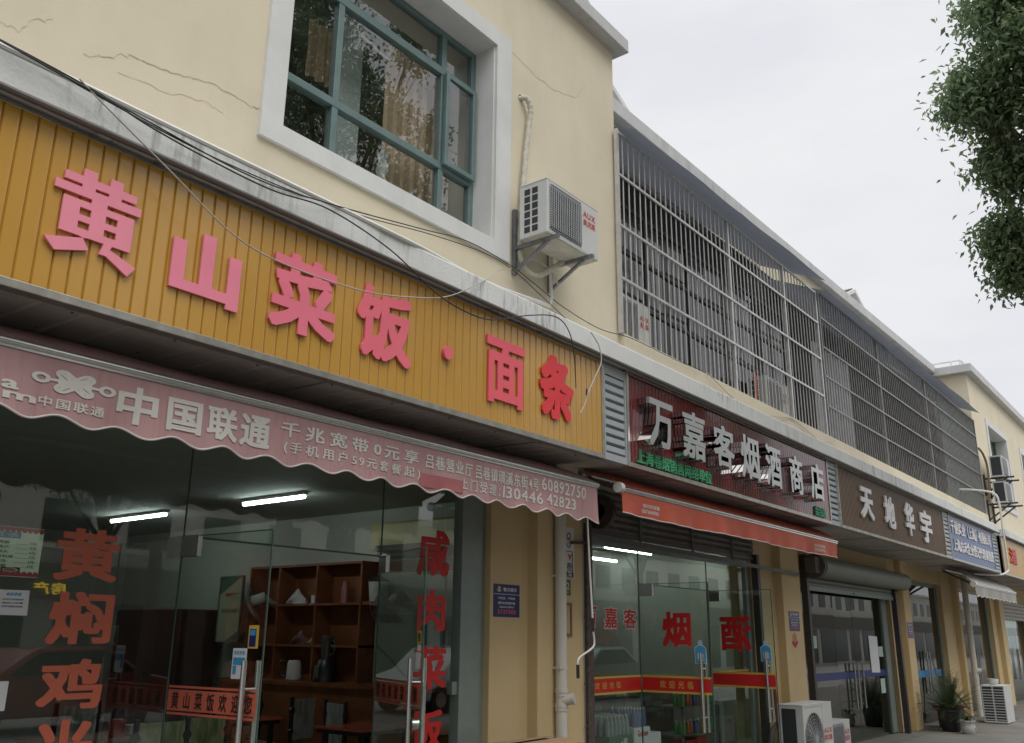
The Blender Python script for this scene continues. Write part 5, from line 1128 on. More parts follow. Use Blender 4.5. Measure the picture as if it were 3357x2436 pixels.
part('carcass', WOOD, t, f)
part('counter', WOOD, t, lambda b: (b.box(6.62, 7.09, 6.2, 9.45, 1.035, 1.07), b.box(6.66, 6.68, 6.22, 9.43, .02, 1.035)))
part('wall_panel', M('pale_panel', (0.33, 0.33, 0.28), 0.7), t, lambda b: b.box(7.07, 7.088, 6.2, 7.35, 1.07, 2.2))
t = thing('kettle', 'pale electric kettle with black handle on the wooden counter', 'kettle', (6.86, 8.38, 1.07))
part('body', PLASW, t, lambda b: b.lathe(6.86, 8.38, [(.07, 1.071), (.085, 1.08), (.075, 1.25), (.06, 1.28)], 20), True); part('handle', PLASK, t, lambda b: b.tube(smooth_path([(6.80, 8.44, 1.27), (6.77, 8.50, 1.26), (6.77, 8.51, 1.16), (6.80, 8.46, 1.10)], 5), .012, 6), True)
t = thing('blender', 'black food blender with tall jug standing on the wooden counter', 'blender', (6.86, 7.86, 1.07))
part('base', PLASK, t, lambda b: (b.lathe(6.86, 7.86, [(.13, 1.071), (.13, 1.10), (.10, 1.26), (.07, 1.30)], 18), ), True); part('badge', STEEL, t, lambda b: b.box(6.735, 6.742, 7.83, 7.90, 1.10, 1.24))
part('jug', M('smoky_jug', (0.07, 0.065, 0.05), 0.15), t, lambda b: (b.lathe(6.86, 7.86, [(.055, 1.30), (.075, 1.50), (.08, 1.52), (.06, 1.55)], 18), b.tube(smooth_path([(6.86, 7.80, 1.50), (6.86, 7.74, 1.48), (6.86, 7.74, 1.38), (6.86, 7.80, 1.34)], 4), .014, 6)), True)
b = MB(); b.lathe(6.95, 7.72, [(.04, 1.891), (.042, 2.06), (.03, 2.075), (.03, 2.12)], 16); tag(b.build('thermos', M('thermos_pink', (0.33, 0.15, 0.14), 0.4), smooth=True), 'slim dusty pink thermos flask on the upper shelf', 'flask')
t = thing('rice_bucket', 'white lidded bucket at the near end of the shelf unit', 'bucket', (6.95, 7.2, 1.9)); part('tub', PLASW, t, lambda b: b.lathe(6.95, 7.2, [(.09, 1.90), (.11, 2.10)], 18), True); part('lid', PLASK, t, lambda b: b.lathe(6.95, 7.2, [(.115, 2.101), (.115, 2.125), (.05, 2.16)], 18), True)
b = MB(); b.box(6.86, 7.06, 7.05, 7.35, 1.865, 1.898); tag(b.build('bracket_shelf', WOOD), 'small wooden bracket shelf holding the white lidded bucket', 'shelf')
for lab, y, c, s in (('crumpled pale plastic bag on the upper shelf', 8.55, PLASW, .13), ('dark lumpy bag of goods on the middle shelf', 8.45, M('bag_maroon', (0.12, 0.05, 0.05), 0.6), .12), ('bundle of pale packets on the middle shelf', 8.22, M('packet_cream', (0.32, 0.28, 0.18), 0.6), .07)):
    zb = 1.891 if 'upper' in lab else 1.451; b = MB(); rr = random.Random(int(y*100)); b.sheet(lambda u, v: (6.97+s*.6*math.cos(6.283*u)*math.sin(3.14*v*.5+.3)*(1+.25*math.sin(17*u+9*v)), y+s*1.3*math.sin(6.283*u)*math.sin(3.14*v*.5+.3), zb+s*(1-v)*(1+.3*math.sin(13*u))), 18, 6); tag(b.build('bag', c, smooth=True), lab, 'bag')
b = MB(); b.box(6.9, 7.02, 8.12, 8.22, 1.891, 1.98); tag(b.build('carton', PAPER), 'small white carton beside the plastic bag on the upper shelf', 'box')
t = thing('advertising_board', 'tall cream advertising board with green corners on the inner side wall', 'poster', (6.95, 9.72, 1.45))
part('frame', STEEL, t, lambda b: (b.box(6.90, 6.93, 9.50, 9.52, 1.46, 2.24), b.box(6.90, 6.93, 9.95, 9.97, 1.46, 2.24), b.box(6.90, 6.93, 9.52, 9.95, 2.22, 2.24)))
part('sheet', [M('board_cream', (0.33, 0.33, 0.22), 0.6), M('board_green', (0.06, 0.12, 0.08), 0.6)], t, lambda b: (b.quad((6.915, 9.52, 1.46), (6.915, 9.95, 1.46), (6.915, 9.95, 2.22), (6.915, 9.52, 2.22), 0), b.add([(6.913, 9.95, 2.22), (6.913, 9.56, 2.22), (6.913, 9.95, 2.02)], [(0,1,2)], 1), b.add([(6.913, 9.52, 1.46), (6.913, 9.80, 1.46), (6.913, 9.52, 1.60)], [(0,1,2)], 1)))
XF = (Vector((0, -1, 0)), Z, Vector((-1, 0, 0)))
text_part('lettering', LOGOR, t, '香飘天下', 0, .22, 0, .05, 0, fr=XF, O=Vector((6.911, 9.85, 1.99)), wx=.014, wy=.012)
text_part('lettering', M('board_olive', (0.14, 0.13, 0.06), 0.7), t, '最好吃的米饭', 0, .30, 0, .05, 0, fr=XF, O=Vector((6.911, 9.90, 1.80)), wx=.014, wy=.012)
b = MB(); b.box(6.45, 7.0, 10.05, 11.5, .02, 1.84); tag(b.build('cabinet', WOODD, bevel=.02), 'dark red drinks cabinet at the back of the noodle shop', 'cabinet')
t = thing('indoor_unit', 'yellowed wall air conditioner high on the inner side wall', 'air conditioner', (6.99, 6.65, 2.42)); part('casing', M('yellowed_plastic', (0.42, 0.38, 0.16), 0.4), t, lambda b: b.box(6.88, 7.115, 6.05, 7.3, 2.42, 2.72), bevel=.03); part('outlet', ACDARK, t, lambda b: b.box(6.872, 6.885, 6.15, 7.2, 2.44, 2.475))
def fan(label, y, z, face):
    t = thing('wall_fan', label, 'fan', (6.8, y, z)); c = Vector((6.72, y, z)); a = Vector(face).normalized(); u = a.cross(Z).normalized(); v = u.cross(a)
    part('motor', PLASW, t, lambda b: (b.tube([c, c-a*.16], .06, 14), b.bar(c-a*.14, Vector((7.11, y, z-.06)), .05, .05)), True)
    part('guard', GRILLE, t, lambda b: ([b.tube([c+a*(.06-.06*(k/5)**2)+(u*math.cos(i*math.pi/16)+v*math.sin(i*math.pi/16))*.23*k/5 for i in range(33)], .003, 5, caps=False) for k in range(1, 6)], [b.tube([c+a*.06, c+(u*math.cos(i*.393)+v*math.sin(i*.393))*.23], .0025, 5) for i in range(16)]), True)
    part('blade', M('fan_blade_grey', (0.25, 0.27, 0.26), 0.4), t, lambda b: [b.add([c+a*.02, c+a*.02+(u*math.cos(q)+v*math.sin(q))*.2, c-a*.02+(u*math.cos(q+.9)+v*math.sin(q+.9))*.2], [(0,1,2)]) for q in (0, 2.09, 4.19)])
fan('grey wall fan tilted down near the door of the noodle shop', 6.75, 1.85, (-.7, -.5, -.35))
fan('second grey wall fan farther inside above the counter', 9.05, 1.92, (-.6, .6, -.3))
b = MB(); b.box(7.055, 7.068, 6.35, 6.75, 1.42, 1.82); b.box(7.05, 7.055, 6.4, 6.55, 1.55, 1.8); tag(b.build('wall_chart', M('chart_teal', (0.16, 0.30, 0.30), 0.5)), 'teal and white price chart on the inner side wall', 'chart')
cable([(7.06, 7.3, 1.45), (7.0, 7.0, 1.30), (6.98, 6.75, 1.15), (7.0, 6.5, 1.12), (7.05, 6.35, 1.22)], .006, CABLEB, 'dark cord drooping along the inner side wall of the noodle shop')
# printed chairs and tables
def leafprint(name, c1, c2, c3):
    m, n, l, b = nodes(name); tc = n.new('ShaderNodeTexCoord'); mp = n.new('ShaderNodeMapping'); mp.inputs['Scale'].default_value = (9, 9, 2.5); l.new(tc.outputs['Object'], mp.inputs[0])
    wv = n.new('ShaderNodeTexNoise'); wv.inputs['Scale'].default_value = 1.6; wv.inputs['Detail'].default_value = 5; wv.inputs['Distortion'].default_value = 1.2; l.new(mp.outputs[0], wv.inputs[0])
    cr = n.new('ShaderNodeValToRGB'); cr.color_ramp.elements[0].position = .35; cr.color_ramp.elements[0].color = (*c1, 1); cr.color_ramp.elements[1].position = .6; cr.color_ramp.elements[1].color = (*c3, 1); e = cr.color_ramp.elements.new(.5); e.color = (*c2, 1)
    l.new(wv.outputs[0], cr.inputs[0]); l.new(cr.outputs[0], b.inputs['Base Color']); b.inputs['Roughness'].default_value = .35; return m
LP1 = leafprint('leaf_print', (0.16, 0.20, 0.06), (0.30, 0.32, 0.16), (0.40, 0.40, 0.24)); LP2 = leafprint('pale_print', (0.20, 0.25, 0.22), (0.32, 0.36, 0.33), (0.42, 0.46, 0.44))
def chair(x, y, rot, lab, mt):
    t = thing('chair', lab, 'chair', (0, 0, 0), 'printed chairs in the noodle shop')
    part('backrest', mt, t, lambda b: b.box(-.19, .19, .178, .19, .52, .90)); part('seat', mt, t, lambda b: b.box(-.20, .20, -.2, .18, .44, .46), bevel=.005)
    for s in (-1, 1):
        part('back_post', PLASK, t, lambda b: (b.bar((s*.21, .18, 0), (s*.21, .19, .93), .03, .03), b.tube([(s*.21, .17, .8), (s*.21, .20, .8)], .035, 12), b.tube([(s*.21, .17, .6), (s*.21, .20, .6)], .03, 12))); part('leg', PLASK, t, lambda b: b.bar((s*.19, -.18, 0), (s*.19, -.18, .44), .03, .03))
    t.location = (x, y, .02); t.rotation_euler = (0, 0, rot)
chair(4.08, 6.62, math.pi, 'yellow-green printed chair nearest the open left door', LP1)
chair(4.55, 6.78, math.pi, 'bright green leaf-print chair right of the yellow-green one', LP1)
chair(4.5, 8.25, .1, 'pale grey-green chair behind the first red table', LP2)
chair(6.55, 7.55, .2, 'whitish printed chair behind the right red table', LP2)
chair(6.30, 8.35, -.15, 'beige printed chair standing by the wooden counter', LP1)
chair(7.0-.35, 9.0, .1, 'olive printed chair farthest along the wooden counter', LP1)
chair(6.45, 6.95, 1.3, 'grey printed chair seen at the right of the right red table', LP2)
def table(x0, x1, y0, y1, lab):
    t = thing('table', lab, 'table', ((x0+x1)/2, (y0+y1)/2, .02), 'red-topped tables in the noodle shop')
    part('top', TABLEM, t, lambda b: b.box(x0, x1, y0, y1, .735, .755), bevel=.004); part('edge', PLASK, t, lambda b: b.box(x0+.02, x1-.02, y0+.02, y1-.02, .70, .734))
    for x in (x0+.08, x1-.08):
        for y in (y0+.08, y1-.08): part('leg', PLASK, t, lambda b: b.box(x-.02, x+.02, y-.02, y+.02, .02, .70))
table(5.88, 6.55, 6.22, 6.85, 'red-topped table nearest the right glass'); table(5.6, 6.25, 7.75, 8.4, 'red-topped table beside the wooden counter')
table(3.6, 5.0, 7.05, 7.7, 'long red-topped table behind the leaf-print chairs'); table(2.4, 3.4, 7.0, 7.6, 'red-topped table behind the orange window characters')
chair(3.0, 7.85, 0, 'brownish printed chair behind the orange window characters', LP1)
b = MB(); b.lathe(4.25, 7.35, [(.06, .757), (.065, .86), (.05, .88)], 16); tag(b.build('sauce_pot', M('pot_red', (0.42, 0.03, 0.03), .4), smooth=True), 'small red sauce pot on the long red table', 'pot')
b = MB(); b.box(4.34, 4.52, 7.3, 7.42, .757, .83); tag(b.build('tissue_box', PLASW, bevel=.008), 'white tissue box beside the sauce pot', 'box')
# menu light box and notices on the glass
t = thing('menu_board', 'lit pale green menu board with red lace border behind the left glass', 'menu', (2.08, 5.15, 1.83))
MG = M('menu_paper', (0.52, 0.60, 0.46), .5, var=.02, emit=.10)
part('sheet', MG, t, lambda b: b.box(1.62, 2.40, 5.138, 5.15, 1.835, 2.095))
ym = 5.1365
def f(b):
    for zc, s in ((2.085, -1), (1.845, 1)):
        b.quad((1.62, ym, zc-.008), (2.40, ym, zc-.008), (2.40, ym, zc+.008), (1.62, ym, zc+.008))
        for i in range(26): x = 1.635+i*.03; b.prism([(x+.013*math.cos(k*.52), zc+s*.008+.011*math.sin(k*.52)) for k in range(12)], 'y', ym, ym-.0006)
part('border', M('lace_red', (0.50, 0.05, 0.08), .6), t, f)
part('header', SKYB, t, lambda b: b.quad((1.95, ym, 2.035), (2.28, ym, 2.035), (2.28, ym, 2.068), (1.95, ym, 2.068)))
text_part('lettering', PAPER, t, '加价目表', 2.0, 2.265, 2.040, 2.064, ym-.001, wx=.02, wy=.016, gap=.35)
for i, (a_, p_) in enumerate((('鸭腿', '1元'), ('鸭爪', '2元'), ('鸭头', '6元'), ('荷包蛋', '2元'), ('花生', '1元'), ('雪菜', '1元'))):
    z = 2.012-i*.0245; text_part('lettering', VINYL_K, t, a_, 2.165, 2.165+.03*len(a_), z-.008, z+.008, ym-.001, wx=.02, wy=.012); text_part('lettering', VINYL_K, t, p_, 2.335, 2.37, z-.008, z+.008, ym-.001, wx=.02, wy=.012)
    text_part('lettering', VINYL_K, t, '元', 2.085, 2.105, z-.008, z+.008, ym-.001, wx=.02, wy=.012); part('leader', VINYL_K, t, lambda b: b.quad((2.262, ym-.0005, z-.007), (2.33, ym-.0005, z-.007), (2.33, ym-.0005, z-.0055), (2.262, ym-.0005, z-.0055)))
part('dish_photo', [VINYL_K, PLASW, VINYL_O, M('dish_green', (0.14, 0.30, 0.05), .6)], t, lambda b: [(b.quad((x, ym-.0004, 1.856), (x+.10, ym-.0004, 1.856), (x+.10, ym-.0004, 1.882), (x, ym-.0004, 1.882), 0), b.prism([(x+.05+.042*math.cos(k*.4), 1.869+.011*math.sin(k*.4)) for k in range(16)], 'y', ym-.0006, ym-.001, 1), b.prism([(x+.045+.03*math.cos(k*.4), 1.870+.008*math.sin(k*.4)) for k in range(16)], 'y', ym-.0012, ym-.0016, 2), b.prism([(x+.065+.012*math.cos(k*.8), 1.865+.004*math.sin(k*.8)) for k in range(8)], 'y', ym-.0018, ym-.002, 3)) for x in (2.08, 2.20)])
t = thing('glass_notice', 'white shop pledge notice on the left glass under the menu', 'notice', (2.26, 5.115, 1.635)); part('sheet', PAPER, t, lambda b: b.quad((1.95, 5.115, 1.64), (2.365, 5.115, 1.635), (2.36, 5.115, 1.765), (1.95, 5.115, 1.765)))
text_part('lettering', SKYB, t, '本店承诺', 2.24, 2.32, 1.735, 1.752, 5.1135, wx=.03, wy=.02)
for i, s_ in enumerate(('本店员工已打新冠疫苗', '请放心用餐', '如有问题敬请监督')): text_part('lettering', NAVY, t, s_, 2.225, 2.335, 1.712-i*.018, 1.721-i*.018, 5.1135, wx=.01, wy=.01)
b = MB(); b.quad((1.95, 5.115, 1.165), (2.325, 5.115, 1.16), (2.325, 5.115, 1.305), (1.95, 5.115, 1.31)); tag(b.build('glass_notice', PAPER), 'plain white sheet on the left glass at the picture edge, below the pledge notice', 'notice')

# ================================================================== INSIDE THE TOBACCO SHOP
for lab, x0, x1, y in (('first lit tube inside the tobacco shop', 10.75, 12.05, 6.75), ('second lit tube deeper inside the tobacco shop', 11.75, 12.95, 7.9), ('dimmer lit tube near the right glass of the tobacco shop', 11.7, 12.95, 6.3)):
    t = thing('ceiling_light', lab, 'light', ((x0+x1)/2, y, 2.72), 'tube lights in the tobacco shop'); part('fixture', PLASW, t, lambda b: b.box(x0, x1, y-.03, y+.03, 2.77, 2.80)); part('tube', TUBE2, t, lambda b: b.tube([(x0+.02, y, 2.75), (x1-.02, y, 2.75)], .018, 10)); part('cord', PLASW, t, lambda b: [b.tube([(x, y, 2.80), (x, y, 2.90)], .005, 5) for x in (x0+.2, x1-.2)])
t = thing('display_counter', 'glass display counter stacked with cigarette cartons in the tobacco shop', 'counter', (12, 7.3, 0))
part('case', M('counter_frame', (0.16, 0.13, 0.10), .4), t, lambda b: (b.box(9.2, 13.0, 7.0, 7.6, .02, .42), b.box(9.2, 13.0, 7.0, 7.6, .86, .88), [b.box(x, x+.02, 7.0, 7.02, .42, .86) for x in (9.2, 10.4, 11.6, 12.98)]))
part('glass_front', SHOPG, t, lambda b: b.quad((9.2, 6.998, .42), (13.0, 6.998, .42), (13.0, 6.998, .86), (9.2, 6.998, .86)))
rr = random.Random(11); cm = [M('carton_%d' % i, c, .5) for i, c in enumerate(((.45, .46, .44), (.30, .36, .34), (.36, .10, .09), (.10, .12, .13), (.40, .34, .18)))]
def f(b):
    for z in (.44, .52, .60, .68, .76):
        x = 9.25
        while x < 12.8: w_ = rr.uniform(.22, .3); b.box(x, x+w_, 7.05+rr.uniform(0, .04), 7.4, z, z+.06, rr.choice((0, 0, 1, 1, 2, 3, 4))); x += w_+.02
part('carton_stack', cm, t, f)
tag(t.children[-1], None, None, None, 'stuff')
t = thing('goods_shelf', 'dark back shelf crowded with small goods in the tobacco shop', 'shelf', (10.6, 9.6, 0))
part('carcass', WOODD, t, lambda b: (b.box(7.7, 13.0, 9.9, 9.95, .02, 2.3), [b.box(7.7, 13.0, 9.55, 9.9, z, z+.025) for z in (.5, .85, 1.2, 1.55, 1.9, 2.25)], [b.box(x, x+.03, 9.55, 9.9, .02, 2.3) for x in (7.7, 8.9, 10.2, 11.5, 12.97)]))
gm = cm+[M('goods_%d' % i, c, .4) for i, c in enumerate(((.05, .10, .25), (.42, .36, .06), (.06, .22, .10), (.5, .48, .42), (.35, .02, .02)))]
def f(b):
    for z in (.875, 1.225, 1.575, 1.925):
        x = 7.75
        while x < 12.9:
            w_ = rr.uniform(.05, .14); h = rr.uniform(.10, .27)
            if rr.random() < .45: b.lathe(x+w_/2, 9.68, [(w_*.42, z+.001), (w_*.42, z+h*.6), (w_*.16, z+h*.8), (w_*.16, z+h)], 8, rr.randrange(10))
            else: b.box(x, x+w_, 9.62, 9.8, z+.001, z+h, rr.randrange(10))
            x += w_+rr.uniform(.005, .05)
part('goods', gm, t, f); tag(t.children[-1], None, None, None, 'stuff')
for lab, x0, x1, z0, z1, mt in (('framed landscape picture high on the back wall of the tobacco shop', 8.6, 10.1, 2.28, 2.72, (0.26, 0.22, 0.10)), ('large red and white poster on the back wall of the tobacco shop', 10.9, 12.9, 2.28, 2.76, (0.30, 0.05, 0.05))):
    t = thing('picture', lab, 'picture', ((x0+x1)/2, 9.5, z0)); part('frame', M('gilt', (0.40, 0.32, 0.08), .4), t, lambda b: b.box(x0-.03, x1+.03, 9.46, 9.50, z0-.03, z1+.03)); part('sheet', M('picture_sheet', mt, .5, var=.5, scale=3), t, lambda b: b.quad((x0, 9.458, z0), (x1, 9.458, z0), (x1, 9.458, z1), (x0, 9.458, z1)))
# cases of bottled drinks by the window
def mk_bottle(x, y, z, col, cap, lab, grp, h=.22):
    t = thing('bottle', lab, 'bottle', (x, y, z), grp); part('body', col, t, lambda b: b.lathe(x, y, [(.028, z), (.031, z+.01), (.031, z+h*.62), (.024, z+h*.74), (.012, z+h*.90)], 12), True); part('cap', cap, t, lambda b: b.lathe(x, y, [(.015, z+h*.905), (.015, z+h)], 10), True); return t
PET = M('clear_bottle', (0.30, 0.36, 0.36), 0.1, spec=.8); PETB = M('blue_label_bottle', (0.10, 0.14, 0.28), .2)
def case(lab, x0, x1, y0, y1, z0, z1, mt, wr, col):
    t = thing('drink_case', lab, 'crate', ((x0+x1)/2, (y0+y1)/2, z0)); part('carton', mt, t, lambda b: b.box(x0, x1, y0, y1, z0, z1), bevel=.004)
    if wr: wr(t)
    return t
def w1(t): text_part('logo', PAPER, t, 'e家', 9.19-.34, 9.19-.20, .46, .53, 5.396, wx=.03, wy=.02)
case('green drinks case by the tobacco shop window, topmost of its stack', 8.62, 9.10, 5.40, 5.72, .30, .555, M('case_green', (0.012, 0.13, 0.05), .5), w1, None)
case('dull white drinks case under the green one by the window', 8.62, 9.10, 5.40, 5.72, .02, .295, PAPER, None, None)
def w2(t): text_part('logo', LOGOR, t, 'Ganten', 9.20, 9.42, .52, .585, 5.396, wx=.03, wy=.03)
case('white and black water case next to the green one', 9.13, 9.48, 5.40, 5.72, .30, .61, PAPER, w2, None)
case('black banded water case under the white one', 9.13, 9.48, 5.40, 5.72, .02, .295, PLASK, None, None)
case('white shrink-wrapped water case at the right of the window display', 9.52, 9.90, 5.5, 5.8, .02, .52, PAPER, None, None)
rr = random.Random(2)
b0 = mk_bottle(8.66, 5.45, .556, PET, PLASW, 'clear water bottle with white cap standing on the green drinks case', 'clear bottles on the green case', .2)
for i in range(6):
    for j in range(4):
        if i+j == 0: continue
        c = copy_tree(b0); c.location = (8.66+i*.078, 5.45+j*.075, .556)
b1 = mk_bottle(9.17, 5.70, .611, PETB, PLASW, 'blue-labelled bottle with white cap on the water case', 'blue bottles on the water case', .2)
for i in range(5):
    for j in range(3):
        if i+j == 0: continue
        c = copy_tree(b1); c.location = (9.17+i*.066, 5.46+j*.08, .611)
t = thing('drinks_rack', 'steel drinks rack behind the right glass of the tobacco shop', 'rack', (11.1, 5.7, 0)); part('frame', STEEL, t, lambda b: ([b.box(10.45, 11.45, 5.5, 5.85, z, z+.02) for z in (.1, .42, .74)], [b.box(x, x+.02, 5.5, 5.52, .02, 1.02) for x in (10.45, 11.43)])); part('header', VINYL_Y, t, lambda b: b.box(10.45, 11.45, 5.49, 5.50, .93, 1.02))
k = 0
for z in (.442, .762):
    for cc, nm in (((.03, .30, .05), 'green'), ((.42, .08, .03), 'orange-red'), ((.02, .10, .30), 'blue'), ((.45, .36, .03), 'yellow'), ((.06, .35, .18), 'light green')):
        m_ = M('drink_'+nm.replace('-', '_').replace(' ', '_'), cc, .25); x = 10.5+(k % 5)*.19
        lv = 'lower' if z < .5 else 'upper'
        q = mk_bottle(x, 5.56, z, m_, PLASW, '%s drink bottle on the %s shelf of the steel rack' % (nm, lv), '%s drinks on the rack' % nm, .15)
        c = copy_tree(q); c.location = (x+.07, 5.56, z); c = copy_tree(q); c.location = (x+.035, 5.64, z); k += 1
b = MB(); b.box(10.6, 10.85, 5.55, 5.75, .121, .36); b.box(10.9, 11.15, 5.55, 5.75, .121, .38); tag(b.build('gift_box', M('gift_red', (0.40, 0.03, 0.03), .4)), 'red gift boxes on the bottom of the steel rack', 'box')

# ================================================================== TREES AND THE OTHER SIDE OF THE STREET
def tree(name, label, base, lobes, n_per, leaf, seed, trunk_r=.16, group=None):
    rr = random.Random(seed); B = Vector(base); t = thing(name, label, 'tree', base, group); b = MB()
    cen = sum((Vector(l[:3]) for l in lobes), Vector())/len(lobes); fork = B+Vector((0, 0, (cen.z-B.z)*.55))
    b.tube(smooth_path([B, B+Vector((.05, .03, (fork.z-B.z)*.5)), fork], 4), trunk_r, 10, r1=trunk_r*.7)
    for l in lobes:
        c = Vector(l[:3]); mid = fork.lerp(c, .5)+Vector((rr.uniform(-.2, .2), rr.uniform(-.2, .2), .15)); path = smooth_path([fork-Vector((0, 0, .1)), mid, c], 5); b.tube(path, trunk_r*.42, 7, r1=.02)
        for q in range(int(6+l[3]*8)):
            v = Vector((rr.gauss(0, 1), rr.gauss(0, 1), rr.gauss(0, 1))).normalized()*l[3]*rr.uniform(.6, 1.0); s = path[rr.randrange(len(path)//2, len(path))]; b.tube([s, s.lerp(c+v, .5)+Vector((0, 0, .05)), c+v], .012, 4, r1=.003)
    b.build('trunk', BARK, t, True)
    vs = []; fs = []
    for l in lobes:
        c = Vector(l[:3]); r = l[3]; ncl = int(30+110*r*r)
        for q in range(ncl):
            v = Vector((rr.gauss(0, 1), rr.gauss(0, 1), rr.gauss(0, 1))).normalized(); cc = c+v*r*(rr.random()**.45)
            cr_ = rr.uniform(.10, .22)
            for k in range(int(n_per*rr.uniform(.6, 1.4))):
                p = cc+Vector((rr.gauss(0, cr_), rr.gauss(0, cr_), rr.gauss(0, cr_*.8)))
                L_ = leaf*rr.uniform(.7, 1.25); W_ = L_*.46
                d_ = Vector((rr.gauss(0, 1), rr.gauss(0, 1), rr.gauss(-.9, .7))).normalized(); s_ = d_.cross(Vector((rr.gauss(0, .5), rr.gauss(0, .5), 1))).normalized(); nn = s_.cross(d_)*W_*.22
                o = len(vs); vs += [p, p+d_*L_*.4+s_*W_*.5+nn, p+d_*L_, p+d_*L_*.4-s_*W_*.5+nn, p+d_*L_*.45]
                fs += [(o, o+1, o+4), (o+1, o+2, o+4), (o+2, o+3, o+4), (o+3, o, o+4)]
    me = bpy.data.meshes.new('crown'); me.from_pydata([p-B for p in vs], [], fs); me.materials.append(LEAF); o = bpy.data.objects.new('crown', me); COL.objects.link(o); o.parent = t
    return t
LB = [(13.05, 1.62, 9.04, .56), (12.95, 1.86, 9.06, .28), (12.85, 1.05, 9.55, .62), (12.55, 1.28, 10.15, .40), (13.60, 1.42, 7.98, .38), (13.46, 1.62, 8.26, .18), (13.98, 1.54, 7.08, .42), (13.90, 1.78, 7.26, .16), (14.1, 1.70, 6.66, .2),
      (13.1, .7, 8.9, .75), (13.3, .3, 9.9, .85), (13.8, .8, 7.9, .55), (14.4, .5, 8.8, .8), (14.0, -.4, 9.4, 1.0), (13.6, -.2, 8.2, .8), (14.6, .9, 7.1, .45), (12.9, .2, 10.6, .6)]
tree('street_tree', 'leafy green camphor tree reaching in at the upper right', (14.3, .1, 0), LB, 46, .115, 21)
# the row of trees behind the photographer, seen only in the glass
LB2 = [(0, 0, 8.2, 1.0), (1.1, .4, 7.4, .9), (-1.1, .2, 7.2, .9), (.5, 1.0, 6.4, .8), (-.5, -.9, 6.8, .9), (.2, -.2, 9.2, .8), (1.6, -.4, 6.3, .7), (-1.5, -.3, 6.0, .7), (.9, .2, 5.6, .7), (-.6, .7, 5.5, .7)]
LB3 = [(7.6, -.7, 10.4, 1.05), (8.2, -.8, 11.8, .85), (7.3, -.8, 9.1, .95), (8.8, -.7, 9.8, .75), (9.2, -.9, 11.0, .5), (10.6, -.8, 9.5, .6), (11.2, -.7, 10.7, .42), (10.4, -.7, 12.3, .5), (9.7, -.8, 8.6, .7), (11.5, -.8, 8.8, .55), (9.9, -.7, 10.4, .30), (7.2, -1.2, 12.4, .7)]
tree('street_tree', 'camphor tree across the pavement reflected in the upper window', (8.9, -1.2, 0), LB3, 26, .105, 41)
t0 = tree('street_tree', 'camphor tree over the road reflected in the tobacco shop glass', (9.6, -5.8, -.14), [(x+9.6, y-5.8, z-.2, r*1.2) for x, y, z, r in LB2], 15, .12, 31, group='street trees behind the camera')
for i, (x, y, rz) in enumerate(((2.2, -2.6, 1.1), (-3.6, -2.2, 2.3), (14.8, -6.5, 3.3), (21.0, -5.0, 4.1), (6.0, -9.5, 5.0), (11.5, -11.2, .4), (28, -6, 2.0))):
    c = copy_tree(t0, label=('camphor tree beside the photographer', 'camphor tree at the left end of the row', 'camphor tree over the far kerb', 'camphor tree farther down the far kerb', 'camphor tree before the opposite shops', 'dark camphor tree close to the opposite wall', 'last camphor tree of the far row')[i]); c.location = (x, y, -.14 if y < -1.6 else 0); c.rotation_euler = (0, 0, rz)
OB = thing('opposite_building', 'pale two-storey building across the street with a lit yellow sign', 'building', (14, -14.5, -.14))
part('wall', M('opposite_wall', (0.55, 0.54, 0.49), .8, var=.1, scale=.6), OB, lambda b: (b.box(-30, 220, -20, -14.2, -.14, 3.7), b.box(-30, 220, -28, -20, -.14, 6.6))); part('roof_slab', CONC, OB, lambda b: b.box(-30.3, 220.3, -28, -19.6, 6.6, 6.85))
part('shopfront', M('opposite_glass', (0.03, 0.035, 0.035), .15), OB, lambda b: [b.box(x, x+4.2, -14.2, -14.16, .0, 2.3) for x in range(-28, 218, 5)]); part('fascia', M('opposite_fascia', (0.14, 0.13, 0.11), .6), OB, lambda b: b.box(-30, 220, -14.2, -14.06, 2.4, 3.3))
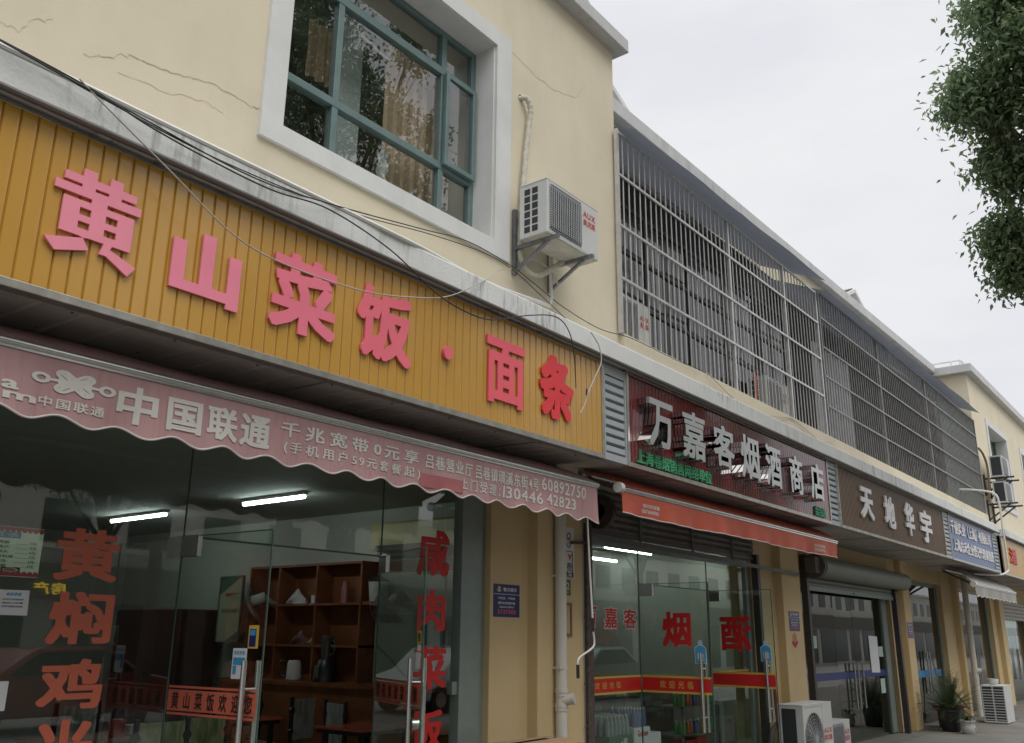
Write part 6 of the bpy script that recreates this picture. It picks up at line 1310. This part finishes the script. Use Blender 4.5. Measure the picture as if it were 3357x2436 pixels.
part('window', M('opposite_glass', (0.03, 0.035, 0.035), .15), OB, lambda b: [(b.box(x, x+1.6, -20, -19.97, 4.4, 5.8)) for x in range(-28, 218, 3)])
FB = (Vector((-1, 0, 0)), Z, Vector((0, 1, 0)))
for ch, x in (('房', 12.12), ('产', 11.66)): char_part('sign_character', LEDY, OB, ch, 0, .40, 2.50, 2.80, 0, fr=FB, O=Vector((x, -14.0, 0)), depth=.03, wx=.02, wy=.02)
def car(x, y, rz, mt, lab):
    t = thing('parked_car', lab, 'car', (0, 0, 0), 'cars parked across the street')
    part('body', mt, t, lambda b: b.prism([(-2.1, .35), (-2.05, .75), (-1.2, .95), (-.55, 1.42), (.75, 1.45), (1.55, .98), (2.15, .85), (2.2, .40), (2.1, .28), (-2.0, .28)], 'y', -.86, .86), bevel=.06)
    part('windows', DARKG, t, lambda b: b.prism([(-1.0, .97), (-.5, 1.36), (.7, 1.38), (1.35, 1.0)], 'y', -.872, .872))
    for a in (-1.3, 1.35):
        for s in (-.78, .78): w_ = part('wheel', PLASK, t, lambda b: b.tube([(a, s-.1, .31), (a, s+.1, .31)], .31, 20)); part('hub', STEEL, w_, lambda b: b.tube([(a, s-.11, .31), (a, s+.11, .31)], .17, 12)) if False else part('hub', STEEL, t, lambda b: b.tube([(a, s-.11, .31), (a, s+.11, .31)], .17, 12))
    for s in (-.6, .6): part('headlight', PLASW, t, lambda b: b.box(-2.12, -2.04, s-.2, s+.2, .6, .72)); part('tail_light', LOGOR, t, lambda b: b.box(2.14, 2.2, s-.2, s+.2, .65, .8))
    t.location = (x, y, -.14); t.rotation_euler = (0, 0, rz)
car(17.5, -5.2, .02, M('car_white', (.62, .62, .62), .2, coat=.6), 'white car parked across the street, mirrored in the freight office glass'); car(23.2, -5.1, .0, M('car_silver', (.40, .41, .42), .25, .4, coat=.6), 'silver car parked beyond the white one across the street'); car(8.5, -7.2, .0, M('car_red', (.30, .02, .02), .25, coat=.6), 'dark red car parked across the street opposite the noodle shop')
